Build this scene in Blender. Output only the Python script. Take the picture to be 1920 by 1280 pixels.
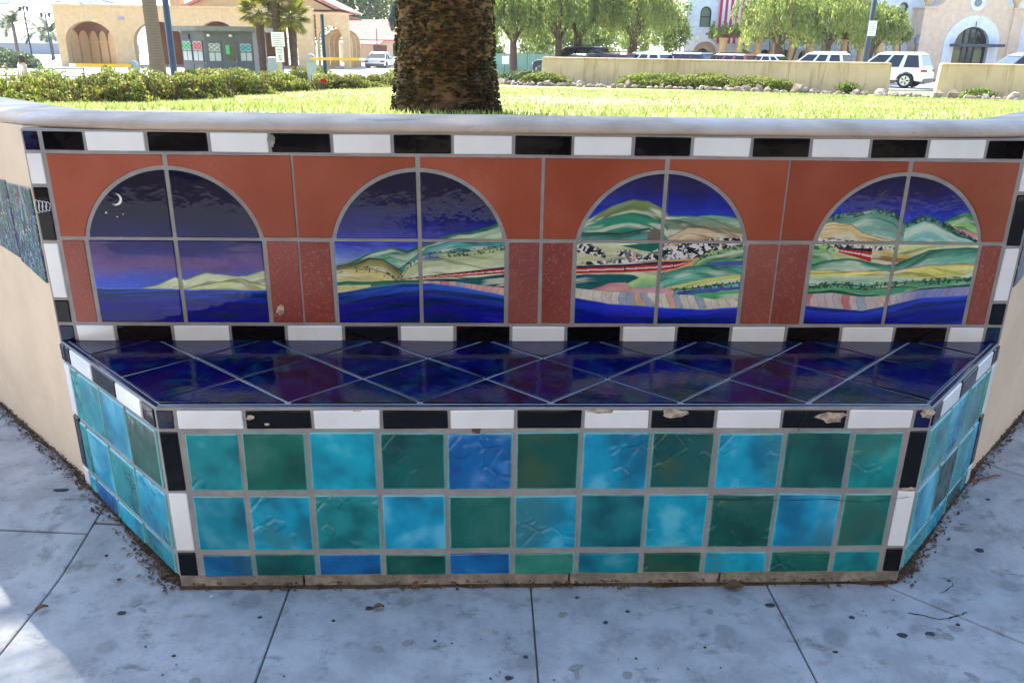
import bpy, bmesh, math, random
import numpy as np
from mathutils import Vector, Matrix
random.seed(7)
rng = np.random.default_rng(11)
for o in list(bpy.data.objects): bpy.data.objects.remove(o)
S = bpy.context.scene
COL = S.collection
R = math.radians

# ---------------------------------------------------------------- camera
PITCH, YAW, ROLL = R(20.0664), R(1.9274), R(-0.7816)
fw = Vector((math.sin(YAW)*math.cos(PITCH), math.cos(YAW)*math.cos(PITCH), -math.sin(PITCH)))
rt = Vector((math.cos(YAW), -math.sin(YAW), 0)); up = rt.cross(fw)
rx = rt*math.cos(ROLL) - up*math.sin(ROLL); ux = rt*math.sin(ROLL) + up*math.cos(ROLL)
cd = bpy.data.cameras.new('camera'); cam = bpy.data.objects.new('camera', cd); COL.objects.link(cam)
cd.sensor_width = 36; cd.lens = 36*1519.63/1920; cd.clip_start = .05; cd.clip_end = 6000
M = Matrix((rx, ux, -fw)).transposed().to_4x4(); M.translation = (-.151, -2.2075, 1.3138)
cam.matrix_world = M
S.camera = cam

# ---------------------------------------------------------------- sky, sun, exposure
SUN_DIR = Vector((-.40, .915, 0)).normalized()      # where the sun stands, seen from above
ELEV = R(52)
w = bpy.data.worlds.new('World'); S.world = w; w.use_nodes = True
nt = w.node_tree; bg = nt.nodes['Background']
sky = nt.nodes.new('ShaderNodeTexSky'); sky.sky_type = 'NISHITA'; sky.sun_disc = False
sky.sun_elevation = ELEV; sky.sun_rotation = math.atan2(SUN_DIR.x, SUN_DIR.y)
sky.dust_density = 1.0; sky.air_density = 1.0; sky.ozone_density = 2.0
nt.links.new(sky.outputs[0], bg.inputs[0]); bg.inputs[1].default_value = .15
sl = bpy.data.lights.new('sun', 'SUN'); sl.energy = 3.9; sl.angle = R(.53); sl.color = (1, .955, .88)
so = bpy.data.objects.new('sun', sl); COL.objects.link(so)
sv = Vector((SUN_DIR.x*math.cos(ELEV), SUN_DIR.y*math.cos(ELEV), math.sin(ELEV)))
so.rotation_euler = sv.to_track_quat('Z', 'Y').to_euler(); so.location = (0, 0, 30)
S.view_settings.view_transform = 'Standard'; S.view_settings.look = 'None'
S.view_settings.exposure = 1.95; S.view_settings.gamma = 1; S.view_settings.use_curve_mapping = False

# ---------------------------------------------------------------- helpers
def lin(c):
    c = c/255
    return c/12.92 if c <= .04045 else ((c+.055)/1.055)**2.4
def C8(r, g, b, k=1.0): return (lin(r)*k, lin(g)*k, lin(b)*k, 1)

class G:
    """small node-graph writer"""
    def __init__(s, name, rough=.6, spec=.5):
        s.m = bpy.data.materials.new(name); s.m.use_nodes = True
        s.t = s.m.node_tree; s.b = s.t.nodes['Principled BSDF']
        s.set('Roughness', rough); s.set('Specular IOR Level', spec)
        s._obj = None
    def n(s, typ, **kw):
        nd = s.t.nodes.new('ShaderNode'+typ)
        for k, v in kw.items(): setattr(nd, k, v)
        return nd
    def lk(s, a, b): s.t.links.new(a, b)
    def put(s, sock, v):
        if hasattr(v, 'is_output'): s.lk(v, sock)
        else: sock.default_value = v
    def set(s, inp, v): s.put(s.b.inputs[inp], v)
    def co(s, which='Object'):
        return s.n('TexCoord').outputs[which]
    def info(s, which):
        if s._obj is None: s._obj = s.n('ObjectInfo')
        return s._obj.outputs[which]
    def geo(s, which): return s.n('NewGeometry').outputs[which]
    def noise(s, scale, detail=4, rough=.55, vec=None, dist=0, out='Fac', w=None):
        nd = s.n('TexNoise'); nd.inputs['Scale'].default_value = scale
        nd.inputs['Detail'].default_value = detail; nd.inputs['Roughness'].default_value = rough
        nd.inputs['Distortion'].default_value = dist
        if w is not None: nd.noise_dimensions = '4D'; s.put(nd.inputs['W'], w)
        s.lk(vec if vec is not None else s.co(), nd.inputs['Vector'])
        return nd.outputs[out]
    def vor(s, scale, vec=None, feature='F1', out='Distance', rnd=1):
        nd = s.n('TexVoronoi', feature=feature); nd.inputs['Scale'].default_value = scale
        nd.inputs['Randomness'].default_value = rnd
        s.lk(vec if vec is not None else s.co(), nd.inputs['Vector'])
        return nd.outputs[out]
    def math(s, op, a, b=0.0, c=0.0, clamp=False):
        nd = s.n('Math', operation=op, use_clamp=clamp)
        s.put(nd.inputs[0], a); s.put(nd.inputs[1], b); s.put(nd.inputs[2], c)
        return nd.outputs[0]
    def ramp(s, fac, a, b, lo=0.0, hi=1.0):
        nd = s.n('MapRange', interpolation_type='SMOOTHSTEP'); s.put(nd.inputs['Value'], fac)
        nd.inputs['From Min'].default_value = a; nd.inputs['From Max'].default_value = b
        nd.inputs['To Min'].default_value = lo; nd.inputs['To Max'].default_value = hi
        return nd.outputs[0]
    def mix(s, f, a, b, blend='MIX'):
        nd = s.n('Mix', data_type='RGBA', blend_type=blend)
        s.put(nd.inputs['Factor'], f); s.put(nd.inputs[6], a); s.put(nd.inputs[7], b)
        return nd.outputs[2]
    def hsv(s, col, h=.5, sat=1.0, v=1.0):
        nd = s.n('HueSaturation'); s.put(nd.inputs['Hue'], h); s.put(nd.inputs['Saturation'], sat); s.put(nd.inputs['Value'], v)
        s.put(nd.inputs['Color'], col); return nd.outputs[0]
    def vscale(s, vec, x, y, z):
        nd = s.n('Mapping'); nd.inputs['Scale'].default_value = (x, y, z); s.lk(vec, nd.inputs['Vector']); return nd.outputs[0]
    def vadd(s, a, b):
        nd = s.n('VectorMath', operation='ADD'); s.put(nd.inputs[0], a); s.put(nd.inputs[1], b); return nd.outputs[0]
    def sep(s, v):
        nd = s.n('SeparateXYZ'); s.lk(v, nd.inputs[0]); return nd.outputs
    def bump(s, h, strength=.3, dist=.01, prev=None):
        nd = s.n('Bump'); nd.inputs['Strength'].default_value = strength; nd.inputs['Distance'].default_value = dist
        s.lk(h, nd.inputs['Height'])
        if prev is not None: s.lk(prev, nd.inputs['Normal'])
        s.lk(nd.outputs[0], s.b.inputs['Normal']); return nd.outputs[0]
    def col(s, v): s.set('Base Color', v)

def simple(name, c, rough=.6, var=.12, scale=6, metal=0, spec=.5):
    g = G(name, rough, spec); f = g.noise(scale, 5)
    g.col(g.mix(g.ramp(f, .3, .7), tuple(x*(1-var) for x in c[:3])+(1,), tuple(min(1, x*(1+var)) for x in c[:3])+(1,)))
    g.set('Metallic', metal); return g.m

def link(o, parent=None):
    COL.objects.link(o)
    if parent is not None: o.parent = parent
    return o
def tag(o, label, cat, group=None):
    o['label'] = label; o['category'] = cat
    if group: o['group'] = group
    return o
def root(name, label, cat, loc=(0, 0, 0), rz=0, group=None):
    o = bpy.data.objects.new(name, None); o.empty_display_size = .1; link(o)
    o.location = loc; o.rotation_euler = (0, 0, rz)
    return tag(o, label, cat, group)

class MB:
    def __init__(s): s.v = []; s.f = []
    def add(s, vs, fs):
        k = len(s.v); s.v += [tuple(v) for v in vs]; s.f += [tuple(i+k for i in f) for f in fs]; return s
    def box(s, x0, x1, y0, y1, z0, z1):
        return s.add([(x0,y0,z0),(x1,y0,z0),(x1,y1,z0),(x0,y1,z0),(x0,y0,z1),(x1,y0,z1),(x1,y1,z1),(x0,y1,z1)],
                     [(3,2,1,0),(4,5,6,7),(0,1,5,4),(1,2,6,5),(2,3,7,6),(3,0,4,7)])
    def tube(s, pts, rad, n=8, caps=True):
        pts = [Vector(p) for p in pts]
        if not hasattr(rad, '__len__'): rad = [rad]*len(pts)
        vs = []; fs = []
        for i, p in enumerate(pts):
            d = (pts[min(i+1, len(pts)-1)]-pts[max(i-1, 0)]).normalized()
            a = d.cross(Vector((0, 0, 1)))
            if a.length < .05: a = d.cross(Vector((0, 1, 0)))
            a.normalize(); b = d.cross(a)
            for k in range(n):
                t = 2*math.pi*k/n; vs.append(p+(a*math.cos(t)+b*math.sin(t))*rad[i])
        for i in range(len(pts)-1):
            for k in range(n):
                fs.append((i*n+k, i*n+(k+1) % n, (i+1)*n+(k+1) % n, (i+1)*n+k))
        if caps: fs.append(tuple(range(n-1, -1, -1))); fs.append(tuple((len(pts)-1)*n+k for k in range(n)))
        return s.add(vs, fs)
    def lathe(s, prof, n=16, c=(0, 0, 0)):
        vs = [(c[0]+r*math.cos(2*math.pi*k/n), c[1]+r*math.sin(2*math.pi*k/n), c[2]+z) for r, z in prof for k in range(n)]
        fs = [(i*n+k, i*n+(k+1) % n, (i+1)*n+(k+1) % n, (i+1)*n+k) for i in range(len(prof)-1) for k in range(n)]
        fs += [tuple(range(n-1, -1, -1)), tuple((len(prof)-1)*n+k for k in range(n))]
        return s.add(vs, fs)
    def prism(s, poly, y0, y1):
        """x-z outline pushed from y0 to y1"""
        n = len(poly)
        vs = [(x, y0, z) for x, z in poly]+[(x, y1, z) for x, z in poly]
        return s.add(vs, [tuple(range(n)), tuple(range(2*n-1, n-1, -1))]+[(i, i+n, (i+1) % n+n, (i+1) % n) for i in range(n)])
    def prismz(s, poly, z0, z1):
        n = len(poly)
        vs = [(x, y, z0) for x, y in poly]+[(x, y, z1) for x, y in poly]
        return s.add(vs, [tuple(range(n-1, -1, -1)), tuple(range(n, 2*n))]+[(i, (i+1) % n, (i+1) % n+n, i+n) for i in range(n)])
    def mesh(s, name, smooth=False, fix=True):
        me = bpy.data.meshes.new(name); me.from_pydata(s.v, [], s.f)
        if fix:
            bm = bmesh.new(); bm.from_mesh(me); bmesh.ops.recalc_face_normals(bm, faces=bm.faces); bm.to_mesh(me); bm.free()
        if smooth: me.polygons.foreach_set('use_smooth', [True]*len(me.polygons))
        me.update(); return me
    def build(s, name, mat, parent=None, loc=None, smooth=False, bevel=0, fix=True):
        me = s.mesh(name, smooth, fix)
        o = bpy.data.objects.new(name, me); me.materials.append(mat); link(o, parent)
        if loc is not None: o.location = loc
        if bevel:
            b = o.modifiers.new('bevel', 'BEVEL'); b.width = bevel; b.segments = 2; b.limit_method = 'ANGLE'; b.harden_normals = False
        return o
def bmesh_obj(bm, name, mat, parent=None, smooth=False):
    me = bpy.data.meshes.new(name); bm.to_mesh(me); bm.free(); me.materials.append(mat)
    if smooth: me.polygons.foreach_set('use_smooth', [True]*len(me.polygons))
    return link(bpy.data.objects.new(name, me), parent)
def copy_tree(o, parent=None):
    c = o.copy(); link(c, parent)
    for ch in list(o.children): copy_tree(ch, c)
    return c
def hashn(ix, iy, seed):
    h = (ix.astype(np.int64)*374761393+iy.astype(np.int64)*668265263+seed*1442695041) & 0x7fffffff
    h = ((h ^ (h >> 13))*1274126177) & 0x7fffffff
    return ((h ^ (h >> 16)) & 0xffff)/65535.
def vnoise(x, y, seed=0):
    x = np.asarray(x, float); y = np.asarray(y, float)
    ix = np.floor(x); iy = np.floor(y); fx = x-ix; fy = y-iy; fx = fx*fx*(3-2*fx); fy = fy*fy*(3-2*fy)
    a = hashn(ix, iy, seed); b = hashn(ix+1, iy, seed); c = hashn(ix, iy+1, seed); d = hashn(ix+1, iy+1, seed)
    return (a*(1-fx)+b*fx)*(1-fy)+(c*(1-fx)+d*fx)*fy
def fbm(x, y, seed=0, o=4):
    r = 0; a = .5
    for i in range(o): r = r+a*vnoise(x*2**i, y*2**i, seed+i); a /= 2
    return r
# ================================================================ materials of the bench
def tile_uv(g):
    uv = g.n('UVMap').outputs[0]; x, y, _ = g.sep(uv)
    e = g.math('MINIMUM', g.math('MINIMUM', x, g.math('SUBTRACT', 1, x)), g.math('MINIMUM', y, g.math('SUBTRACT', 1, y)))
    return e
def mk_turq():
    g = G('turquoise_glaze', .16, .5); rnd = g.info('Random'); W = g.math('MULTIPLY', rnd, 60)
    c = g.info('Color'); n1 = g.noise(9, 3, .5, w=W); n2 = g.noise(34, 5, .6, w=W); n3 = g.noise(5, 2, .5, w=g.math('ADD', W, 7))
    dark = g.hsv(c, .512, 1.08, .55); lite = g.hsv(c, .492, .86, 1.28); olive = g.mix(.55, c, C8(66, 88, 52))
    a = g.mix(g.ramp(n1, .45, .66), c, dark); a = g.mix(g.ramp(n1, .47, .32), a, lite)
    a = g.mix(g.math('MULTIPLY', g.ramp(n3, .52, .68), g.math('GREATER_THAN', rnd, .3)), a, olive)
    a = g.mix(g.ramp(n2, .6, .8, 0, .3), a, dark)
    a = g.mix(g.ramp(g.noise(150, 2), .72, .78, 0, .35), a, C8(40, 70, 70))
    e = tile_uv(g); e2 = g.math('ADD', e, g.math('MULTIPLY', g.math('SUBTRACT', n2, .5), .03))
    a = g.mix(g.ramp(e2, .042, .008, 0, .8), a, C8(120, 190, 186))
    g.col(a)
    v = g.vor(17, g.n('TexCoord').outputs['Object'], 'DISTANCE_TO_EDGE')
    wv = g.n('TexWave', wave_type='RINGS'); wv.inputs['Scale'].default_value = 14; wv.inputs['Distortion'].default_value = 5
    g.lk(g.vadd(g.co(), g.info('Location')), wv.inputs['Vector'])
    st = g.math('MULTIPLY', g.ramp(v, .0, .12), g.ramp(g.noise(11, 2, w=W), .52, .6))
    st = g.math('MULTIPLY', g.math('ADD', st, g.math('MULTIPLY', g.math('MULTIPLY', wv.outputs['Fac'], .4), g.ramp(g.noise(7, 2, w=g.math('ADD', W, 3)), .58, .68))), g.ramp(rnd, .35, .6, .1, 1))
    b = g.bump(st, .8, .0035); g.bump(g.noise(22, 2, w=W), .35, .006, b)
    g.set('Roughness', g.ramp(n2, .3, .7, .12, .24))
    return g.m
M_TURQ = mk_turq()
def mk_navy():
    g = G('navy_glaze', .1, .36); rnd = g.info('Random'); W = g.math('MULTIPLY', rnd, 60)
    n1 = g.noise(8, 5, .6, w=W); n2 = g.noise(22, 6, .65, w=g.math('ADD', W, 9)); n3 = g.noise(5, 3, w=g.math('ADD', W, 3))
    a = g.mix(g.ramp(n1, .4, .62), C8(6, 8, 36), C8(15, 11, 76)); a = g.mix(g.ramp(n2, .47, .66, 0, .85), a, C8(4, 54, 72))
    a = g.mix(g.math('MULTIPLY', g.ramp(n3, .48, .6), g.ramp(rnd, .55, .8)), a, C8(36, 8, 50))
    a = g.mix(g.ramp(g.noise(60, 4, w=W), .6, .75, 0, .5), a, C8(46, 22, 128))
    sc = g.noise(9, 6, .75, vec=g.vscale(g.co(), 1, 12, 1), w=W)
    a = g.mix(g.ramp(sc, .71, .74, 0, .35), a, C8(90, 95, 120))
    g.col(a); g.set('Roughness', g.ramp(n2, .35, .75, .06, .16)); g.bump(g.noise(26, 4, w=W), .35, .003); return g.m
M_NAVY = mk_navy()
def mk_black():
    g = G('black_glaze', .08, .3); W = g.math('MULTIPLY', g.info('Random'), 60)
    a = g.mix(g.ramp(g.noise(80, 4, .6, w=W), .64, .78), C8(9, 9, 12), C8(40, 36, 32))
    e = tile_uv(g); a = g.mix(g.ramp(e, .05, .0, 0, .5), a, C8(16, 20, 52))
    g.col(a); g.set('Roughness', g.ramp(g.noise(30, 4, w=W), .4, .7, .02, .07)); g.bump(g.noise(13, 2, w=W), .16, .004); return g.m
M_BLACK = mk_black()
def mk_white():
    g = G('white_glaze', .14, .5); W = g.math('MULTIPLY', g.info('Random'), 60)
    a = g.mix(g.ramp(g.noise(7, 4, w=W), .35, .7), C8(234, 237, 238), C8(224, 226, 224))
    a = g.mix(g.ramp(g.noise(70, 5, .7, w=W), .69, .73, 0, .75), a, C8(120, 112, 104))
    a = g.mix(g.ramp(g.noise(13, 6, .8, vec=g.vscale(g.co(), 1, 7, 1), w=W), .69, .75, 0, .4), a, C8(150, 146, 140))
    g.col(a); g.bump(g.noise(13, 2, w=W), .16, .004); return g.m
M_WHITE = mk_white()
def mk_red():
    g = G('terracotta_glaze', .42, .4); W = g.math('MULTIPLY', g.info('Random'), 60); c = g.info('Color')
    n = g.noise(4, 4, w=W); a = g.mix(g.ramp(n, .35, .68), g.hsv(c, .5, 1.03, .88), g.hsv(c, .502, .97, 1.1))
    sc = g.noise(130, 5, .75, w=W); ms = g.ramp(g.noise(6, 3, w=g.math('ADD', W, 4)), .44, .66)
    wear = g.math('SUBTRACT', 1, g.info('Alpha'))
    f = g.math('MULTIPLY', g.ramp(sc, .50, .66), g.math('ADD', g.math('MULTIPLY', ms, .3), wear), clamp=True)
    a = g.mix(g.math('MULTIPLY', f, .5), a, C8(186, 130, 112)); g.col(a)
    g.bump(sc, .12, .002); g.set('Roughness', g.ramp(n, .3, .7, .3, .5)); return g.m
M_RED = mk_red()
def mk_grout(name, c1, c2, sc=1.0):
    g = G(name, .9, .2); n = g.noise(14*sc, 6, .65); n2 = g.noise(180, 3)
    a = g.mix(g.ramp(n, .35, .7), c1, c2); a = g.mix(g.ramp(g.noise(5*sc, 5, .7), .58, .72, 0, .4), a, tuple(x*.5 for x in c1[:3])+(1,))
    g.col(a); g.bump(n2, .4, .002); return g.m
M_GROUT = mk_grout('grout', C8(142, 141, 142), C8(160, 158, 155))
M_PLINTH = mk_grout('plinth_concrete', C8(120, 116, 108), C8(168, 160, 148), 1.4)
def mk_stucco(name, c, stain=.5):
    g = G(name, .85, .25); n = g.noise(3, 5, .6); n2 = g.noise(9, 6, .7, vec=g.vscale(g.co(), 1, 1, .3)); n3 = g.noise(55, 4)
    a = g.mix(g.ramp(n, .35, .7), c, tuple(x*.86 for x in c[:3])+(1,))
    a = g.mix(g.ramp(n2, .56, .74, 0, stain), a, (c[0]*.66, c[1]*.64, c[2]*.62, 1))
    a = g.mix(g.ramp(g.noise(2.2, 3, vec=g.vadd(g.co(), (.4, .1, .2))), .6, .72, 0, .55), a, (min(1, c[0]*1.12), min(1, c[1]*1.2), min(1, c[2]*1.3), 1))
    g.col(a); b = g.bump(n3, .25, .004); g.bump(n, .3, .03, b); return g.m
M_STUCCO = mk_stucco('stucco', C8(218, 196, 168), .3)
def mk_cap():
    g = G('cap_plaster', .62, .4); n = g.noise(5, 6, .6); n2 = g.noise(2.3, 4, .6)
    a = g.mix(g.ramp(n, .36, .7), C8(192, 174, 154), C8(166, 148, 130))
    a = g.mix(g.ramp(g.noise(4.2, 5, .55, vec=g.vscale(g.co(), .6, 1.4, 1)), .59, .635, 0, .62), a, C8(128, 124, 124))
    a = g.mix(g.ramp(n2, .56, .7, 0, .6), a, C8(196, 184, 176))
    a = g.mix(g.ramp(g.noise(45, 5, .75), .67, .72, 0, .7), a, C8(98, 92, 90)); g.col(a)
    cr = g.vor(6, g.vadd(g.co(), (0, 0, 0)), 'DISTANCE_TO_EDGE')
    g.bump(g.noise(60, 4), .22, .003, g.bump(n, .4, .02)); g.set('Roughness', g.ramp(n, .3, .7, .5, .72)); return g.m
M_CAP = mk_cap()
def mk_chip():
    g = G('chipped_clay', .9, .2); g.col(g.mix(g.ramp(g.noise(50, 4), .4, .62), C8(196, 180, 162), C8(140, 128, 118))); g.bump(g.noise(90, 4), .6, .004); return g.m
M_CHIP = mk_chip()
M_CRACK = simple('crack_dirt', C8(46, 42, 40), .95)

# ================================================================ tile builder
class Frame:
    def __init__(s, O, U, V):
        s.O = Vector(O); s.U = Vector(U).normalized(); s.V = Vector(V).normalized(); s.N = s.U.cross(s.V)
    def mat(s, u, v, n=0, tilt=0):
        m = Matrix((s.U, s.V, s.N)).transposed()
        if tilt: m = m @ Matrix.Rotation(random.gauss(0, tilt), 3, 'X') @ Matrix.Rotation(random.gauss(0, tilt), 3, 'Y') @ Matrix.Rotation(random.gauss(0, tilt*.6), 3, 'Z')
        m = m.to_4x4(); m.translation = s.O+s.U*u+s.V*v+s.N*n; return m
def inset(poly, d):
    n = len(poly); out = []
    ar = sum(poly[i][0]*poly[(i+1) % n][1]-poly[(i+1) % n][0]*poly[i][1] for i in range(n))
    sg = 1 if ar > 0 else -1
    for i in range(n):
        p0, p1, p2 = Vector(poly[i-1]), Vector(poly[i]), Vector(poly[(i+1) % n])
        a = (p1-p0).normalized(); b = (p2-p1).normalized()
        na = Vector((-a.y, a.x))*sg; nb = Vector((-b.y, b.x))*sg
        k = na+nb; L = k.length_squared
        k = k*(2/max(L, .6)) if L > 1e-6 else na
        out.append(tuple(p1+k*d))
    return out
def rounded(poly, r, seg=2):
    n = len(poly); out = []
    for i in range(n):
        p0, p1, p2 = Vector(poly[i-1]), Vector(poly[i]), Vector(poly[(i+1) % n])
        a = p1+(p0-p1).normalized()*min(r, (p0-p1).length*.45); b = p1+(p2-p1).normalized()*min(r, (p2-p1).length*.45)
        for k in range(seg+1):
            t = k/seg; out.append(tuple(a*(1-t)**2+p1*2*t*(1-t)+b*t*t))
    return out
def tile(name, poly, fr, mat, parent, h=.008, b=.0022, color=None, tilt=.0045, rnd=.003, label=None):
    xs = [p[0] for p in poly]; ys = [p[1] for p in poly]
    cx, cy = (min(xs)+max(xs))/2, (min(ys)+max(ys))/2; wx, wy = max(xs)-min(xs), max(ys)-min(ys)
    P = [(x-cx, y-cy) for x, y in poly]
    if rnd: P = rounded(P, rnd)
    n = len(P); P1 = inset(P, b*.35); P2 = inset(P, b)
    vs = [(x, y, -.004) for x, y in P]+[(x, y, h-b) for x, y in P]+[(x, y, h-b*.25) for x, y in P1]+[(x, y, h) for x, y in P2]
    fs = [(r*n+i, r*n+(i+1) % n, (r+1)*n+(i+1) % n, (r+1)*n+i) for r in range(3) for i in range(n)]+[tuple(3*n+i for i in range(n))]
    ar = sum(P[i][0]*P[(i+1) % n][1]-P[(i+1) % n][0]*P[i][1] for i in range(n))
    if ar < 0: fs = [tuple(reversed(f)) for f in fs]
    me = bpy.data.meshes.new(name); me.from_pydata(vs, [], fs)
    uv = me.uv_layers.new(name='UVMap')
    co = np.array([vs[l.vertex_index][:2] for l in me.loops])
    uv.data.foreach_set('uv', np.column_stack([co[:, 0]/wx+.5, co[:, 1]/wy+.5]).ravel())
    me.materials.append(mat); me.update()
    o = bpy.data.objects.new(name, me); link(o, parent); o.matrix_local = fr.mat(cx, cy, random.uniform(-.0006, .0008), tilt)
    if color is not None: o.color = color
    if label: o['label'] = label
    return o
def rect(a, b, c, d, j=.0008):
    q = lambda: random.uniform(-j, j)
    return [(a+q(), c+q()), (b+q(), c+q()), (b+q(), d+q()), (a+q(), d+q())]
def clip(poly, px_, py_, nx, ny):
    out = []; n = len(poly)
    f = lambda p: (p[0]-px_)*nx+(p[1]-py_)*ny
    for i in range(n):
        a, b = poly[i], poly[(i+1) % n]; fa, fb = f(a), f(b)
        if fa >= 0: out.append(a)
        if (fa >= 0) != (fb >= 0):
            t = fa/(fa-fb); out.append((a[0]+(b[0]-a[0])*t, a[1]+(b[1]-a[1])*t))
    return out

# ================================================================ the tiled bench
bench = root('tiled_bench', 'tiled concrete bench with turquoise front, dark blue seat and painted arch backrest', 'bench')
ZS, D, WB, WF = .504, .452, 1.357, .92
core = MB().prismz([(-WF-.0035, -D-.0085), (WF+.0035, -D-.0085), (WB+.006, -.004), (WB-.02, .03), (-WB+.02, .03), (-WB-.006, -.004)], .0415, ZS+.0052).build('bench_body', M_GROUT, bench)
pl = MB()
for a, b in ((-.955, -.62), (-.615, .062), (.066, .455), (.459, .945)):   # pieces of the concrete foot
    x0, x1 = a, b
    q = MB().prismz([(max(x0, -.93), -D-.002), (min(x1, .93), -D-.002), (min(x1, .93), -D+.08), (max(x0, -.93), -D+.08)], -.03, .0385)
    q.build('concrete_foot', M_PLINTH, bench, bevel=.004)
MB().prismz([(-.905, -D+.03), (.905, -D+.03), (WB-.02, .03), (-WB+.02, .03)], -.03, .0365).build('bench_footing', M_PLINTH, bench)
MB().box(-WB-.003, WB+.003, -.0085, .03, ZS+.0056, 1.094).build('panel_mortar', M_GROUT, bench)

FB = Frame((0, -.003, 0), (1, 0, 0), (0, 0, 1))                 # backrest plane, normal towards -y
FF = Frame((0, -D-.003, 0), (1, 0, 0), (0, 0, 1))              # front plane
FS = Frame((0, 0, ZS+.001), (1, 0, 0), (0, 1, 0))              # seat plane
BW = [M_BLACK, M_WHITE]
def border(fr, xs, z0, z1, first, parent=bench, g=.004):
    k = first
    for a, b in zip(xs[:-1], xs[1:]):
        tile('border_tile', rect(a+g, b-g, z0, z1), fr, BW[k % 2], parent, h=.0085, b=.003, tilt=.006); k += 1
jj = [-1.312]+[-1.2+.16*i+random.uniform(-.002, .002) for i in range(16)]+[1.308]
border(FB, jj, 1.040, 1.089, 0)
border(FB, jj, .508, .556, 1)
NAV = lambda *a, **k: tile('corner_tile', a[0], a[1], M_NAVY, bench, **k)
for sx in (-1, 1):
    X0, X1 = (-1.356, -1.318) if sx < 0 else (1.314, 1.354)
    NAV(rect(X0, X1, 1.040, 1.089), FB); NAV(rect(X0, X1, .508, .556), FB)
    for z0, z1, k in ((.952, 1.032, 1), (.800, .944, 0), (.638, .792, 1), (.565, .630, 0)):
        tile('border_tile', rect(X0, X1, z0, z1), FB, BW[k], bench, h=.0085, b=.003)
SP = .3346; ZM = .806; ZA, RXA, RZA = .762, .234, .230        # half window pitch, mid joint, arch centre and radii
XC = [-1.0005, -.335, .335, 1.0005]
arc = lambda c, rx_, rz_, t: (c+rx_*math.cos(t), ZA+rz_*math.sin(t))
REDU = [C8(150, 66, 42), C8(148, 66, 44), C8(146, 64, 40), C8(154, 70, 46), C8(147, 64, 40), C8(150, 66, 40), C8(144, 62, 40), C8(140, 66, 44)]
REDL = [C8(140, 70, 62), C8(136, 62, 58), C8(134, 58, 52), C8(132, 66, 62), C8(128, 54, 50), C8(138, 70, 60), C8(128, 60, 52), C8(134, 66, 54)]
reds = []
for i, c in enumerate(XC):
    for sx in (-1, 1):
        xo = c+sx*(SP-.0045); xo = max(-1.306, min(1.302, xo)); xi = c+sx*.0065
        Rx, Rz = RXA+.0115, RZA+.0115
        t0 = math.asin((ZM+.0055-ZA)/Rz); t1 = math.acos(.0065/Rx)
        pts = [arc(c, Rx, Rz, t0+(t1-t0)*k/14) for k in range(15)]
        pts = [(c+sx*(x-c), z) for x, z in pts]
        poly = [(xo, ZM+.0055)]+pts+[(xi, 1.0315), (xo, 1.0315)]
        col = list(REDU[i*2+(sx > 0)]); col[3] = .93
        reds.append(tile('spandrel_tile', poly, FB, M_RED, bench, color=col, rnd=0, tilt=.002))
        xr = c+sx*(RXA+.0125)
        col = list(REDL[i*2+(sx > 0)]); col[3] = .3
        reds.append(tile('pier_tile', rect(min(xo, xr), max(xo, xr), .566, ZM-.0055), FB, M_RED, bench, color=col, tilt=.003))

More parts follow.
